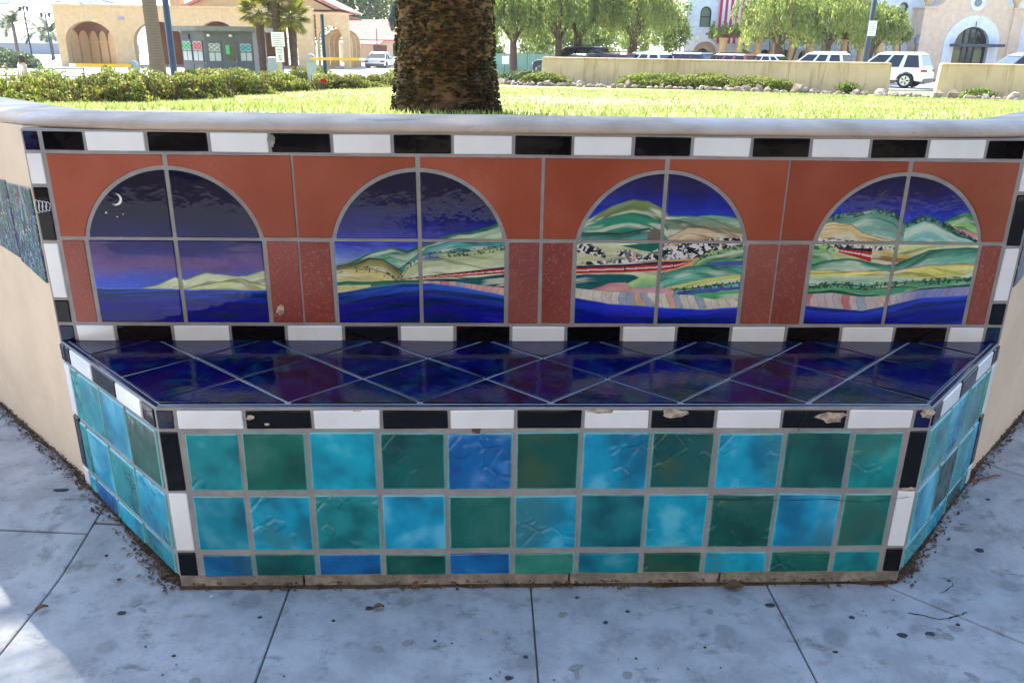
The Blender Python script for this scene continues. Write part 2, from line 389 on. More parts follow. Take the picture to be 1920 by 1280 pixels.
# ---------------------------------------------------------------- painted picture tiles
def paint(win, u, v):
    A = lambda *c: np.array([lin(x) for x in c])
    H, W_ = u.shape; img = np.zeros((H, W_, 3))
    st = fbm(u*5, v*30, 31+win, 4); bl = fbm(u*9, v*9, 77+win, 4); fi = fbm(u*40, v*40, 5+win, 3)
    def sky(stops):
        vv = v+(bl-.47)*.10
        for k in range(3):
            img[..., k] = np.interp(vv, [s_[0] for s_ in stops], [A(*s_[1])[k] for s_ in stops])
        img[:] *= (.8+.5*st)[..., None]
    def blend(m, c): img[:] = img*(1-m[..., None])+np.asarray(c)*m[..., None]
    def ridge(pts, j=.006):
        xs, ys = zip(*pts); y = np.interp(u, xs, ys, left=-9, right=-9)
        return y+(vnoise(u*14, u*0+.3, 3+int(ys[0]*999))-.5)*j*2
    def layer(pts, top, low, wd=.08, edge=None, ew=.007, dots=0, j=.006, streak=.35):
        y = ridge(pts, j); m = np.clip((y-v)/.004, 0, 1); t = np.clip((y-v)/wd+(bl-.47)*.9, 0, 1)
        wv = fbm(u*3+(y-v)*6, (y-v)*34+u*2, 9+len(pts)*7+int(pts[-1][1]*100), 4)
        c = A(*top)[None, None]*(1-t[..., None])+A(*low)[None, None]*t[..., None]
        c = c*(1-streak*1.15+streak*2.3*wv)[..., None]
        ct = fbm(u*2.2+5, (y-v)*46+u*4*np.sin(u*5+len(pts)), 13+len(pts), 3); c = c*(1-np.clip((ct-.53)*5, 0, .55))[..., None]
        pale = np.clip((fbm(u*4+3, (y-v)*26, 61+len(pts), 3)-.50)*6, 0, .7)[..., None]
        c = c*(1-pale)+A(214, 220, 196)*pale*(streak > .2)+c*pale*(streak <= .2)
        img[:] = img*(1-m[..., None])+c*m[..., None]
        if edge is not None:
            wob = .4+1.2*vnoise(u*18, v*0, 8)
            e = np.clip(1-np.abs(v-y+ew*.6)/(ew*wob), 0, 1)*.85; blend(e*(y > -1), A(*edge))
        if dots:
            e = (np.abs(v-y+.01) < .022)*(vnoise(u*90, v*80, 21) > dots)*.8; blend(e, A(22, 50, 44))
    def band(top, bot, c, tex=None, c2=None):
        yt = np.interp(u, *zip(*top), left=-9, right=-9); yb = np.interp(u, *zip(*bot), left=9, right=9)
        m = np.clip((yt-v)/.004, 0, 1)*np.clip((v-yb)/.004, 0, 1)
        cc = np.broadcast_to(A(*c), img.shape).copy()
        if tex == 'rock':
            wx = u+.02*vnoise(u*40, v*40, 2); wy = v+.02*vnoise(u*40+5, v*40, 6); k = vnoise(wx*78, wy*70, 41); k2 = vnoise(wx*57+9, wy*53, 15)
            cc = np.where((k > .5)[..., None], A(222, 216, 210), np.where((k2 > .55)[..., None], A(112, 122, 108), A(30, 32, 44)))
            cc = np.where(((k > .8) & (k2 > .6))[..., None], A(196, 110, 110), cc)
        elif tex == 'cliff':
            wv = .7+.55*fbm(u*30, v*9, 55, 3); cc = cc*wv[..., None]
            cell = np.floor(u*21+.25*np.sin(v*40)+.8*vnoise(u*9, v*14, 12)); hs = hashn(cell, cell*0+2, 8+win)
            cc = np.where((hs > .93)[..., None], A(206, 128, 124)*wv[..., None], cc); cc = np.where(((hs > .72) & (hs <= .82))[..., None], A(216, 176, 146)*wv[..., None], cc)
            cc = np.where((hs < .22)[..., None], A(160, 176, 196)*wv[..., None], cc)
            fr_ = (u*21+.25*np.sin(v*40)+.8*vnoise(u*9, v*14, 12)) % 1; cc = np.where((fr_ < .1)[..., None], cc*.62, cc)
        elif tex == 'train':
            t = (v-yb)/np.maximum(yt-yb, 1e-4)
            cc = np.where((t > .74)[..., None], A(26, 24, 44), np.where((t > .5)[..., None], A(176, 40, 46), np.where((t > .34)[..., None], A(222, 196, 190), A(176, 44, 46))))
            cc = np.where((((u*3.4+.05*v) % 1) < .018)[..., None], A(40, 26, 40), cc)
        else: cc = cc*(.75+.5*st)[..., None]
        img[:] = img*(1-m[..., None])+cc*m[..., None]
    def sea(pts, top=(30, 66, 205), low=(10, 18, 120)):
        y = ridge(pts, .003); m = np.clip((y-v)/.004, 0, 1); d = np.clip((y-v), 0, 1)
        wv = fbm(u*2.2+np.sin(d*20)*.2, d*34+u*1.5, 71+win, 5)
        t = np.clip(d/.1, 0, 1); c = A(*top)*(1-t[..., None])+A(*low)*t[..., None]
        g_ = np.clip((wv-.5)*6, 0, .8)[..., None]; c = c*(1-g_)+A(4, 34, 66)*g_
        l_ = np.clip((.34-wv)*6, 0, .6)[..., None]; c = c*(1-l_)+A(40, 44, 178)*l_
        img[:] = img*(1-m[..., None])+c*m[..., None]
        e = np.clip(1-np.abs(v-y)/.006, 0, 1)*.5; blend(e, A(120, 150, 210))
    if win == 0:
        sky([(.2, (40, 92, 206)), (.30, (58, 76, 178)), (.38, (84, 62, 128)), (.47, (32, 28, 108)), (.56, (14, 16, 84)), (.7, (8, 9, 50)), (1, (6, 7, 34))])
        blend(np.clip((fbm(u*3+1, v*12, 4, 4)-.5)*3, 0, .35)*(v > .3)*(v < .55), A(120, 92, 128))
        layer([(.27, .234), (.36, .262), (.47, .31), (.53, .292), (.595, .322), (.66, .342), (.73, .335), (.83, .318), (.9, .325), (1, .36)], (176, 196, 150), (206, 212, 172), .06, (92, 104, 66), .006)
        layer([(.5, .232), (.6, .262), (.75, .285), (.85, .308), (1, .262)], (208, 212, 160), (186, 200, 130), .05, (96, 92, 66), .007)
        sea([(0, .235), (.4, .232), (1, .226)], (36, 76, 206), (14, 18, 128))
        du, dv = (u-.196)*1.1, v-.815
        cres = (np.hypot(du, dv) < .038)*(np.hypot(du+.012, dv-.005) > .036); blend(cres*.95, A(236, 236, 236))
        for su, sv_, r in ((.13, .73, .0055), (.19, .705, .0035), (.225, .722, .0035)): blend((np.hypot((u-su)*1.1, v-sv_) < r)*.9, A(225, 225, 235))
    elif win == 1:
        sky([(.35, (150, 168, 206)), (.46, (96, 118, 190)), (.55, (36, 50, 168)), (.64, (18, 22, 112)), (.8, (9, 10, 60)), (1, (8, 8, 40))])
        layer([(0, .4), (.12, .44), (.22, .49), (.33, .515), (.42, .5), (.5, .53), (.6, .57), (.69, .607), (.8, .625), (.85, .64), (.93, .67), (1, .70)], (34, 112, 86), (120, 182, 150), .09, (20, 84, 66), .012)
        layer([(.5, .5), (.6, .545), (.7, .58), (.8, .6), (.9, .63), (1, .665)], (178, 200, 164), (150, 190, 150), .1)
        layer([(.36, .36), (.45, .44), (.55, .52), (.7, .562), (1, .555)], (76, 170, 168), (60, 140, 130), .05, (36, 96, 92), .008)
        layer([(0, .385), (.1, .412), (.2, .452), (.28, .44), (.33, .405), (.4, .36)], (92, 86, 70), (150, 146, 80), .05, (40, 44, 60), .01)
        layer([(.36, .30), (.42, .40), (.52, .47), (.7, .49), (.85, .50), (1, .53)], (168, 186, 122), (206, 214, 176), .12, (60, 92, 70), .006, dots=.66)
        layer([(0, .372), (.2, .382), (.3, .345), (.37, .295)], (206, 188, 116), (210, 206, 150), .08, (50, 52, 74), .008, dots=.7)
        blend(np.clip(1-np.hypot((u-.56)/.09, (v-.455)/.035), 0, 1)*1.0, A(70, 92, 140))
        band([(.36, .306), (1, .392)], [(.36, .296), (1, .345)], (180, 60, 56), 'train')
        layer([(.55, .305), (.75, .315), (1, .343)], (18, 76, 82), (30, 96, 92), .05)
        layer([(0, .288), (.2, .285), (.4, .302), (.55, .305)], (36, 100, 74), (60, 128, 92), .03, (24, 70, 60), .006)
        band([(0, .26), (.2, .268)], [(0, .2), (.2, .25)], (214, 206, 136))
        band([(.5, .295), (.7, .292), (.85, .268), (1, .25)], [(.5, .26), (.7, .25), (.85, .215), (1, .18)], (216, 172, 160), 'cliff')
        sea([(0, .21), (.2, .248), (.4, .278), (.55, .28), (.7, .262), (.85, .232), (1, .198)], (44, 96, 210), (14, 20, 138))
    elif win == 2:
        sky([(.7, (30, 60, 184)), (.8, (26, 38, 146)), (.9, (22, 22, 96)), (1, (12, 12, 56))])
        layer([(0, .68), (.08, .73), (.2, .80), (.32, .842), (.4, .832), (.48, .785), (.53, .74)], (126, 146, 92), (88, 112, 66), .09, (56, 78, 48), .007)
        layer([(.5, .74), (.6, .735), (.7, .728), (.78, .748), (.9, .735), (1, .72)], (104, 158, 130), (140, 150, 122), .08, (66, 106, 92), .006)
        layer([(0, .685), (.1, .70), (.2, .735), (.3, .757), (.4, .735), (.5, .70), (.53, .66)], (52, 146, 112), (44, 126, 100), .1, (28, 84, 62), .008)
        layer([(.5, .56), (.55, .6), (.65, .662), (.8, .66), (1, .625)], (214, 196, 162), (204, 164, 116), .09, (120, 96, 66), .005)
        layer([(0, .622), (.1, .632), (.25, .622), (.42, .655), (.48, .61), (.51, .55)], (46, 88, 68), (84, 150, 136), .04, (36, 62, 52), .012)
        band([(.41, .62), (.45, .66), (.49, .64), (.5, .5)], [(.41, .58), (.45, .52), (.5, .5)], (110, 104, 92))
        layer([(0, .555), (.15, .56), (.35, .555), (.5, .52)], (206, 208, 166), (198, 204, 160), .1, (92, 110, 84), .006)
        band([(.26, .54), (.4, .555), (.52, .56)], [(.26, .535), (.4, .5), (.52, .48)], (30, 104, 86))
        band([(0, .545), (.08, .55), (.14, .52), (.17, .48)], [(0, .49), (.1, .47), (.17, .45)], (40, 60, 50), 'rock')
        band([(.24, .50), (.3, .52), (.4, .47)], [(.24, .47), (.3, .45), (.4, .45)], (60, 60, 90), 'rock')
        band([(.03, .43), (.2, .44), (.4, .475), (.5, .53), (.62, .555), (.75, .58), (.85, .595), (1, .6)], [(.03, .40), (.3, .42), (.5, .44), (.7, .45), (.8, .5), (1, .545)], (200, 200, 200), 'rock')
        layer([(.7, .43), (.78, .5), (.9, .53), (1, .545)], (150, 196, 120), (90, 160, 110), .08, None, .006, dots=.62)
        band([(.78, .43), (1, .445)], [(.78, .40), (1, .405)], (72, 96, 156))
        band([(0, .402), (.3, .415), (.5, .432), (.7, .442)], [(0, .345), (.3, .357), (.5, .368), (.6, .385), (.7, .435)], (180, 40, 46), 'train')
        layer([(.5, .35), (.58, .372), (.68, .40), (.8, .412), (1, .40)], (70, 150, 130), (110, 186, 160), .08, (30, 92, 84), .006)
        layer([(0, .342), (.2, .346), (.35, .342), (.42, .30)], (18, 84, 92), (24, 100, 100), .06)
        layer([(.3, .28), (.4, .335), (.5, .33), (.52, .27)], (176, 206, 130), (120, 190, 140), .08)
        layer([(.5, .25), (.65, .285), (.8, .325), (1, .35)], (220, 218, 116), (196, 212, 130), .04)
        layer([(.5, .24), (.65, .25), (.8, .27), (1, .30)], (120, 196, 176), (96, 160, 180), .03, (36, 84, 76), .008, dots=.6)
        layer([(.62, .232), (.8, .25), (1, .272)], (84, 92, 172), (70, 96, 160), .03)
        layer([(.65, .205), (.85, .225), (1, .245)], (92, 196, 110), (70, 170, 100), .04)
        layer([(.06, .235), (.14, .262), (.2, .286), (.3, .288), (.36, .225)], (188, 124, 128), (206, 160, 156), .06, (120, 70, 80), .005)
        band([(.34, .25), (.5, .262), (.6, .24)], [(.34, .22), (.6, .2)], (212, 160, 172))
        band([(0, .25), (.2, .225), (.5, .218), (.7, .205), (.85, .175), (1, .18)], [(0, .18), (.2, .14), (.4, .13), (.6, .11), (.8, .1), (1, .12)], (222, 214, 200), 'cliff')
        sea([(0, .182), (.2, .143), (.4, .13), (.6, .112), (.8, .103), (1, .122)], (40, 62, 220), (14, 22, 140))
    else:
        sky([(.68, (36, 70, 190)), (.8, (26, 34, 134)), (.9, (16, 18, 82)), (1, (10, 10, 46))])
        layer([(.74, .70), (.8, .735), (.88, .768), (.94, .76), (1, .75)], (60, 156, 100), (150, 200, 120), .09, (34, 96, 70), .006)
        layer([(.77, .685), (.85, .672), (.93, .645), (1, .622)], (206, 146, 152), (196, 130, 140), .04)
        layer([(0, .70), (.1, .755), (.2, .765), (.35, .795), (.45, .765), (.53, .695), (.56, .715), (.63, .748), (.7, .735), (.76, .70), (.82, .665), (.9, .62), (1, .575)], (86, 146, 124), (132, 176, 156), .14, (40, 76, 60), .01, dots=.55)
        layer([(.53, .665), (.58, .69), (.64, .712), (.7, .695), (.78, .645), (.9, .6), (1, .562)], (156, 202, 186), (128, 188, 178), .1, None)
        layer([(0, .688), (.1, .705), (.2, .695), (.27, .635), (.4, .6), (.53, .565)], (228, 208, 156), (214, 186, 122), .09, (120, 96, 60), .005)
        band([(0, .60), (.2, .585), (.4, .575), (.5, .56)], [(0, .555), (.5, .555)], (200, 200, 200), 'rock')
        layer([(0, .56), (.3, .555), (.6, .56), (1, .575)], (196, 206, 140), (206, 210, 150), .1)
        band([(.12, .558), (.3, .55), (.5, .54)], [(.12, .525), (.3, .505), (.5, .52)], (60, 60, 60), 'rock')
        layer([(0, .545), (.08, .545), (.13, .51)], (150, 192, 116), (110, 170, 110), .06, None, dots=.6)
        band([(.13, .535), (.36, .53)], [(.15, .5), (.3, .455), (.355, .435)], (180, 40, 46), 'train')
        layer([(.36, .52), (.5, .50), (.6, .48)], (214, 200, 116), (206, 170, 96), .05)
        layer([(0, .42), (.12, .455), (.22, .462), (.35, .43), (.5, .42), (.6, .47), (.7, .515), (.85, .535), (1, .535)], (56, 136, 104), (124, 186, 160), .09, (26, 76, 74), .009)
        layer([(0, .378), (.3, .372), (.5, .375), (.6, .40), (.75, .42), (1, .425)], (226, 220, 120), (214, 212, 116), .06, (176, 60, 48), .005)
        layer([(0, .335), (.3, .345), (.5, .34), (.8, .33), (1, .365)], (206, 222, 190), (160, 206, 170), .05, None)
        layer([(0, .265), (.15, .295), (.35, .275), (.6, .30), (.8, .315), (1, .335)], (116, 176, 112), (70, 150, 120), .07, (30, 78, 56), .012, dots=.55)
        layer([(0, .232), (.15, .245), (.3, .218), (.5, .212), (.7, .265), (1, .295)], (26, 84, 60), (40, 120, 92), .03, None)
        band([(0, .215), (.15, .225), (.3, .2), (.5, .198), (.7, .248), (1, .272)], [(0, .13), (.2, .11), (.35, .1), (.5, .13), (.7, .19), (1, .21)], (206, 192, 190), 'cliff')
        blend(np.clip((u-.5)*3, 0, .6)*((v < np.interp(u, [.5, .7, 1], [.198, .248, .272]))*(v > .1)), A(86, 104, 190))
        sea([(0, .132), (.2, .11), (.35, .1), (.5, .132), (.7, .19), (1, .21)], (50, 78, 216), (12, 22, 136))
    img[:] *= (.86+.28*fi)[..., None]
    return np.clip(img, 0, 1)
def mk_paint():
    g = G('painted_glaze', .03, .3); a = g.n('Attribute', attribute_name='paint').outputs['Color']; g.col(a)
    g.bump(g.noise(14, 3, vec=g.geo('Position')), .3, .003); return g.m
M_PAINT = mk_paint()
def picture_tile(win, c, sx, upper):
    nx, ny = 116, 126
    xi, xo = .0055, (RXA*math.sqrt(1-((ZM+.0045-ZA)/RZA)**2)-.0015 if upper else RXA)
    xs = np.linspace(xi, xo, nx); t = np.linspace(0, 1, ny)
    if upper: z1 = ZA+RZA*np.sqrt(np.maximum(0, 1-(xs/RXA)**2)); z0 = np.full(nx, ZM+.0045)
    else: z1 = np.full(nx, ZM-.0045); z0 = np.full(nx, .5665)
    Z = z0[None]+(z1-z0)[None]*t[:, None]; X = np.broadcast_to(xs[None]*sx, Z.shape)+c
    u = (X-c+RXA)/(2*RXA); v = (Z-.566)/(.992-.566)
    img = paint(win, u, v)
    cx, cz = c+sx*(xi+xo)/2, float((Z.min()+Z.max())/2)
    h = np.full(Z.shape, .0085); h[0] -= .002; h[-1] -= .002; h[:, 0] -= .002; h[:, -1] -= .002
    vs = [(float(X[j, i])-cx, float(Z[j, i])-cz, float(h[j, i])) for j in range(ny) for i in range(nx)]
    fs = [(j*nx+i, j*nx+i+1, (j+1)*nx+i+1, (j+1)*nx+i) for j in range(ny-1) for i in range(nx-1)]
    ring = [i for i in range(nx)]+[j*nx+nx-1 for j in range(1, ny)]+[(ny-1)*nx+i for i in range(nx-2, -1, -1)]+[j*nx for j in range(ny-2, 0, -1)]
    k0 = len(vs); vs += [(vs[i][0], vs[i][1], -.004) for i in ring]; n = len(ring)
    fs += [(ring[q], k0+q, k0+(q+1) % n, ring[(q+1) % n]) for q in range(n)]
    if sx < 0: fs = [tuple(reversed(f)) for f in fs]
    me = bpy.data.meshes.new('picture_tile'); me.from_pydata(vs, [], fs)
    at = me.color_attributes.new('paint', 'FLOAT_COLOR', 'POINT')
    colr = np.ones((len(vs), 4)); colr[:k0, :3] = img.reshape(-1, 3); colr[k0:, :3] = img.reshape(-1, 3)[ring]
    at.data.foreach_set('color', colr.ravel()); me.materials.append(M_PAINT)
    me.polygons.foreach_set('use_smooth', [True]*len(me.polygons)); me.update()
    o = bpy.data.objects.new('picture_tile', me); link(o, bench); o.matrix_local = FB.mat(cx, cz, 0, .003)
    o['label'] = ['glazed picture tile of night sky and sea', 'glazed picture tile of coast with red train', 'glazed picture tile of green hills and train', 'glazed picture tile of striped green headland'][win]
    return o
for wi, c in enumerate(XC):
    for sx in (-1, 1):
        for uppr in (0, 1): picture_tile(wi, c, sx, uppr)

# ---------------------------------------------------------------- seat: dark blue tiles laid on the diagonal
dx, dy = .1565, .1455; y_front = -.436; x_ref = .004
e45 = Vector((WB-WF, D)).normalized()
for k in range(-12, 13):
    for r in range(-1, 5):
        if (k+r) % 2 == 0: continue
        cx, cy = x_ref+k*dx+(dx if False else 0), y_front+r*dy
        g_ = .0056
        P = [(cx-dx+g_, cy), (cx, cy-dy+g_), (cx+dx-g_, cy), (cx, cy+dy-g_)]
        P = clip(P, 0, -D+.012, 0, 1); P = clip(P, 0, -.006, 0, -1) if P else P
        for sx in (-1, 1):
            if P: P = clip(P, sx*(WF-.012), -D, -sx*e45.y, e45.x)
        if len(P) < 3: continue
        ar = abs(sum(P[i][0]*P[(i+1) % len(P)][1]-P[(i+1) % len(P)][0]*P[i][1] for i in range(len(P))))/2
        if ar > .0006: tile('seat_tile', P, FS, M_NAVY, bench, h=.0075, b=.002, tilt=.005, rnd=.002)

# ---------------------------------------------------------------- front: border, corner strips and turquoise tiles
xf = [-.88+.16*i+random.uniform(-.0015, .0015) for i in range(12)]
border(FF, xf, .4545, .502, 1, g=.0035)
for sx in (-1, 1):
    a, b = (-.923, -.885) if sx < 0 else (.885, .923)
    NAV(rect(a, b, .4545, .502), FF)
    for z0, z1, k in ((.288, .447, 0), (.119, .281, 1), (.043, .112, 0)):
        tile('border_tile', rect(a, b+.006 if sx < 0 else b, z0, z1) if sx < 0 else rect(a-.006, b, z0, z1), FF, BW[k], bench, h=.0085, b=.003)
CY, GR, BL, TE, PG, DG = (6, 158, 192), (4, 98, 88), (0, 102, 166), (6, 138, 148), (50, 142, 122), (4, 80, 72)
ROWS = [[TE, GR, CY, GR, BL, DG, CY, GR, CY, GR, TE], [TE, CY, (26, 136, 142), CY, GR, CY, (16, 116, 124), CY, DG, CY, (20, 118, 112)], [BL, GR, BL, DG, BL, PG, TE, DG, CY, GR, TE]]
xq = [-.868]+[-.738+.1639*i+random.uniform(-.003, .003) for i in range(10)]+[.868]
jc = lambda c: C8(*[max(2, x+random.uniform(-7, 7)) for x in c])
for r, (z0, z1) in enumerate(((.289, .444), (.119, .2735), (.0425, .105))):
    for i in range(11):
        q = .005
        tile('front_tile', rect(xq[i]+q*.72, xq[i+1]-q*.72, z0+random.uniform(-.0015, .0015), z1+random.uniform(-.0015, .0015), .0022), FF, M_TURQ, bench, h=.009, b=.004, color=jc(ROWS[r][i]), tilt=.008, rnd=.005)
# ---------------------------------------------------------------- slanted sides
LS = math.hypot(WB-WF, D)
for sx in (-1, 1):
    if sx < 0: fr = Frame((-WF-.003, -D-.003, 0), (-(WB-WF), D, 0), (0, 0, 1)); fr = Frame(fr.O, -fr.U, fr.V); sg = -1
    else: fr = Frame((WF+.003, -D-.003, 0), (WB-WF, D, 0), (0, 0, 1)); sg = 1
    def rc(a, b, c, d, j=.001): return rect(min(sg*a, sg*b), max(sg*a, sg*b), c, d, j)
    for a, b, m in ((.006, .072, M_BLACK), (.079, .232, M_WHITE), (.239, .392, M_BLACK), (.399, .552, M_WHITE), (.558, .588, M_BLACK), (.594, .626, M_NAVY)):
        tile('border_tile', rc(a, b, .4545, .502), fr, m, bench, h=.0085, b=.003)
    cols = (.008, .186, .195, .358, .366, .520, .528, .576)
    for r, (z0, z1) in enumerate(((.289, .444), (.119, .2735), (.0425, .105))):
        for i in range(4):
            cset = [[DG, CY, TE, TE], [CY, TE, CY, TE], [TE, CY, BL, CY]] if sx < 0 else [[TE, CY, (40, 136, 132), PG], [CY, DG, TE, CY], [TE, CY, DG, TE]]
            tile('side_tile', rc(cols[2*i], cols[2*i+1], z0, z1, .002), fr, M_TURQ, bench, h=.009, b=.004, color=jc(cset[r][i]), tilt=.006, rnd=.005)
    for z0, z1, m in ((.289, .444, M_WHITE), (.119, .281, M_BLACK), (.0425, .112, M_WHITE)):
        tile('border_tile', rc(.585, .625, z0, z1), fr, m, bench, h=.0085, b=.003)
# navy trim along the seat's edge
tr = MB()
for (a, b) in (((-WF, -D), (WF, -D)), ((-WF, -D), (-WB, 0)), ((WF, -D), (WB, 0))):
    MB().tube([(a[0], a[1]-.001, ZS+.0035), (b[0], b[1]-.001, ZS+.0035)], .0052, 8).build('seat_edge_trim', M_NAVY, bench, smooth=True)
# ---------------------------------------------------------------- chips and cracks
def blob(name, fr, u, v, ru, rv, mat, n=.0095, seed=0, th=.0009, parent=bench):
    r = random.Random(seed); k = 14
    P = []
    for i in range(k):
        t = 2*math.pi*i/k; q = 1+r.uniform(-.28, .28); P.append((u+ru*q*math.cos(t), v+rv*q*math.sin(t)))
    o = tile(name, P, fr, mat, parent, h=th, b=th*.6, tilt=0, rnd=.0)
    o.matrix_local = fr.mat((min(p[0] for p in P)+max(p[0] for p in P))/2, (min(p[1] for p in P)+max(p[1] for p in P))/2, n-.0004, 0); return o
for u, v, ru, rv, sd in ((.678, .484, .036, .014, 1), (.298, .494, .028, .012, 2), (.120, .500, .034, .005, 3), (-.180, .492, .017, .010, 4), (-.705, .484, .009, .006, 5), (.912, .494, .016, .012, 6), (-.455, .500, .012, .005, 7), (-.668, .467, .006, .004, 8)):
    blob('chip', FF, u, v, ru, rv, M_CHIP, .0082, sd)
blob('chip', FF, .905, .286, .02, .006, M_CHIP, .0082, 9)
blob('chip', FF, -.175, .452, .012, .009, simple('rust_stain', C8(92, 70, 40), .9), .0078, 10)
blob('chip', FB, -.733, .603, .012, .016, M_CHIP, .0076, 13); blob('chip', FB, -.716, 1.07, .011, .015, M_PLINTH, .0086, 14)
def crack(fr, pts, w, n, parent=bench, mat=M_CRACK):
    m = MB(); P = []
    for a, b in zip(pts[:-1], pts[1:]):
        for k in range(6):
            t = k/6; P.append(Vector((a[0]+(b[0]-a[0])*t+random.uniform(-.0022, .0022), a[1]+(b[1]-a[1])*t+random.uniform(-.0022, .0022))))
    for a, b in zip(P[:-1], P[1:]):
        d = (b-a).normalized(); s_ = Vector((-d.y, d.x))*w*random.uniform(.35, 1)
        m.add([fr.O+fr.U*p.x+fr.V*p.y+fr.N*n for p in (a-s_, a+s_, b+s_, b-s_)], [(0, 1, 2, 3)])
    return m.build('crack', mat, parent, fix=False)
crack(FF, [(.40, .262), (.55, .258), (.70, .259), (.80, .250), (.86, .258), (.915, .268)], .0011, .0102)
crack(FF, [(.615, .500), (.602, .45), (.588, .40), (.585, .33), (.592, .288)], .0009, .0102)
crack(FF, [(.12, .2815), (.3, .2825), (.47, .281), (.62, .2795)], .0012, .0012)
# white marker scribble on the black side tile
m = MB()
for k in range(4):
    P = []
    for i in range(15):
        t = 2*math.pi*i/14+.6; P.append((-1.352+.0095*k+.006*math.cos(t)+.0015*math.sin(3*t), -.0131, .893+(.018-.002*k)*math.sin(t)))
    m.tube(P, .0008, 4)
m.build('scribble', M_WHITE, bench)
# ================================================================ planter wall behind the bench
WP = [(-30, 4.2), (-16, 3.5), (-9, 2.9), (-5, 2.2), (-3.3, 1.6), (-2.3, .93), (-1.36, 0), (1.36, 0), (2.3, .93), (3.3, 1.6), (5, 2.2), (9, 2.9), (16, 3.5), (30, 4.2)]
def smooth_path(P, passes=2, keep=(6, 7)):
    P = [Vector(p) for p in P]
    for _ in range(passes):
        Q = [P[0]]
        for a, b in zip(P[:-1], P[1:]): Q += [a*.75+b*.25, a*.25+b*.75]
        Q.append(P[-1]); P = Q
    return P
def offset(P, d):
    out = []
    for i, p in enumerate(P):
        t = (P[min(i+1, len(P)-1)]-P[max(i-1, 0)]).normalized(); out.append(p+Vector((-t.y, t.x))*d)
    return out
wall = root('planter_wall', 'curved beige stucco planter wall with rounded plaster cap behind the bench', 'wall')
left = smooth_path(WP[:6], 2)+[Vector((-1.36, 0))]; right = [Vector((1.36, 0))]+smooth_path(WP[8:], 2)
for side in (left, right):
    fr_ = side; bk = offset(side, .26); n = len(fr_); m = MB()
    vs = []
    for k in range(n): vs += [(fr_[k].x, fr_[k].y, -.15), (fr_[k].x, fr_[k].y, 1.098), (bk[k].x, bk[k].y, 1.098), (bk[k].x, bk[k].y, -.15)]
    fs = [(4*k+a, 4*k+b, 4*k+4+b, 4*k+4+a) for k in range(n-1) for a, b in ((0, 1), (1, 2), (2, 3))]+[(0, 1, 2, 3), (4*n-4, 4*n-3, 4*n-2, 4*n-1)]
    m.add(vs, fs).build('stucco_face', M_STUCCO, wall)
MB().box(-1.38, 1.38, .031, .27, -.15, 1.098).build('wall_core', M_STUCCO, wall)
path = [Vector(p) for p in WP]; path = smooth_path(WP[:6]+[(-1.9, .53), (-1.47, .11), (-1.25, 0), (-.6, 0), (.6, 0), (1.25, 0), (1.47, .11), (1.9, .53)]+WP[8:], 3)
prof = [(-.004, 1.0935), (-.014, 1.0955), (-.018, 1.103), (-.012, 1.113), (.006, 1.121), (.045, 1.128), (.10, 1.131), (.17, 1.129), (.23, 1.12), (.27, 1.106), (.28, 1.09)]
vs = []; fs = []; K = len(prof)
for i, p in enumerate(path):
    t = (path[min(i+1, len(path)-1)]-path[max(i-1, 0)]).normalized(); nn = Vector((-t.y, t.x))
    for k, (o_, z) in enumerate(prof):
        q = p+nn*o_; wob = .0045*(float(fbm(np.array(q.x*2.3+k*.15), np.array(q.y*2.3), 17, 3))-.45); lift = .002*max(0, min(1, (abs(q.x)-1.25)/.5))
        vs.append((q.x, q.y-wob, z+wob+(lift if k > 0 else lift*.3)))
for i in range(len(path)-1):
    for k in range(K-1): fs.append((i*K+k, (i+1)*K+k, (i+1)*K+k+1, i*K+k+1))
capo = MB().add(vs, fs).build('wall_cap', M_CAP, wall, smooth=True, fix=False)
ss = capo.modifiers.new('s', 'SUBSURF'); ss.levels = 1; ss.render_levels = 1
# mural tiles let into the slanted stucco, one on either side of the bench
def mk_mural():
    g = G('mural_glaze', .14, .5); v = g.vscale(g.co(), .9, .34, 1); d = g.noise(5, 3, out='Color', vec=v)
    vv = g.vadd(v, d); n = g.noise(13, 5, .6, vec=vv, dist=2.2); n2 = g.noise(22, 5, .6, vec=vv, dist=1.5); n3 = g.noise(8, 4, vec=vv, dist=2)
    a = g.mix(g.ramp(n, .4, .6), C8(26, 44, 110), C8(52, 112, 84)); a = g.mix(g.ramp(n2, .52, .6), a, C8(128, 160, 172)); a = g.mix(g.ramp(n3, .55, .62), a, C8(70, 44, 92))
    a = g.mix(g.ramp(g.noise(30, 3, vec=vv, dist=2), .60, .66), a, C8(18, 20, 30)); a = g.mix(g.ramp(g.noise(17, 3, vec=vv, dist=3), .62, .67), a, C8(148, 92, 66)); a = g.mix(g.ramp(g.noise(21, 3, vec=vv, dist=3), .64, .68), a, C8(196, 196, 150))
    g.col(a); g.bump(n, .2, .003); return g.m
M_MURAL = mk_mural()
for sx in (-1, 1):
    U = Vector((.703, -.711, 0)) if sx < 0 else Vector((.703, .711, 0))
    fr = Frame((sx*1.362, 0, 0), U, (0, 0, 1))
    for k in range(3):
        a, b = -.02-.205*k, -.02-.205*k-.2
        dz = .05*k
        P = [(b, .704+.012*k), (a, .708 if k else .716), (a, .935), (b, .925)]
        if k == 0: P = [(b, .70), (a, .672), (a, .936), (b, .93)]
        if sx > 0: P = [(-x, z) for x, z in P][::-1]
        tile('mural_tile', P, fr, M_MURAL, wall, h=.004, b=.0015, label='dark multicoloured painted mural tile')

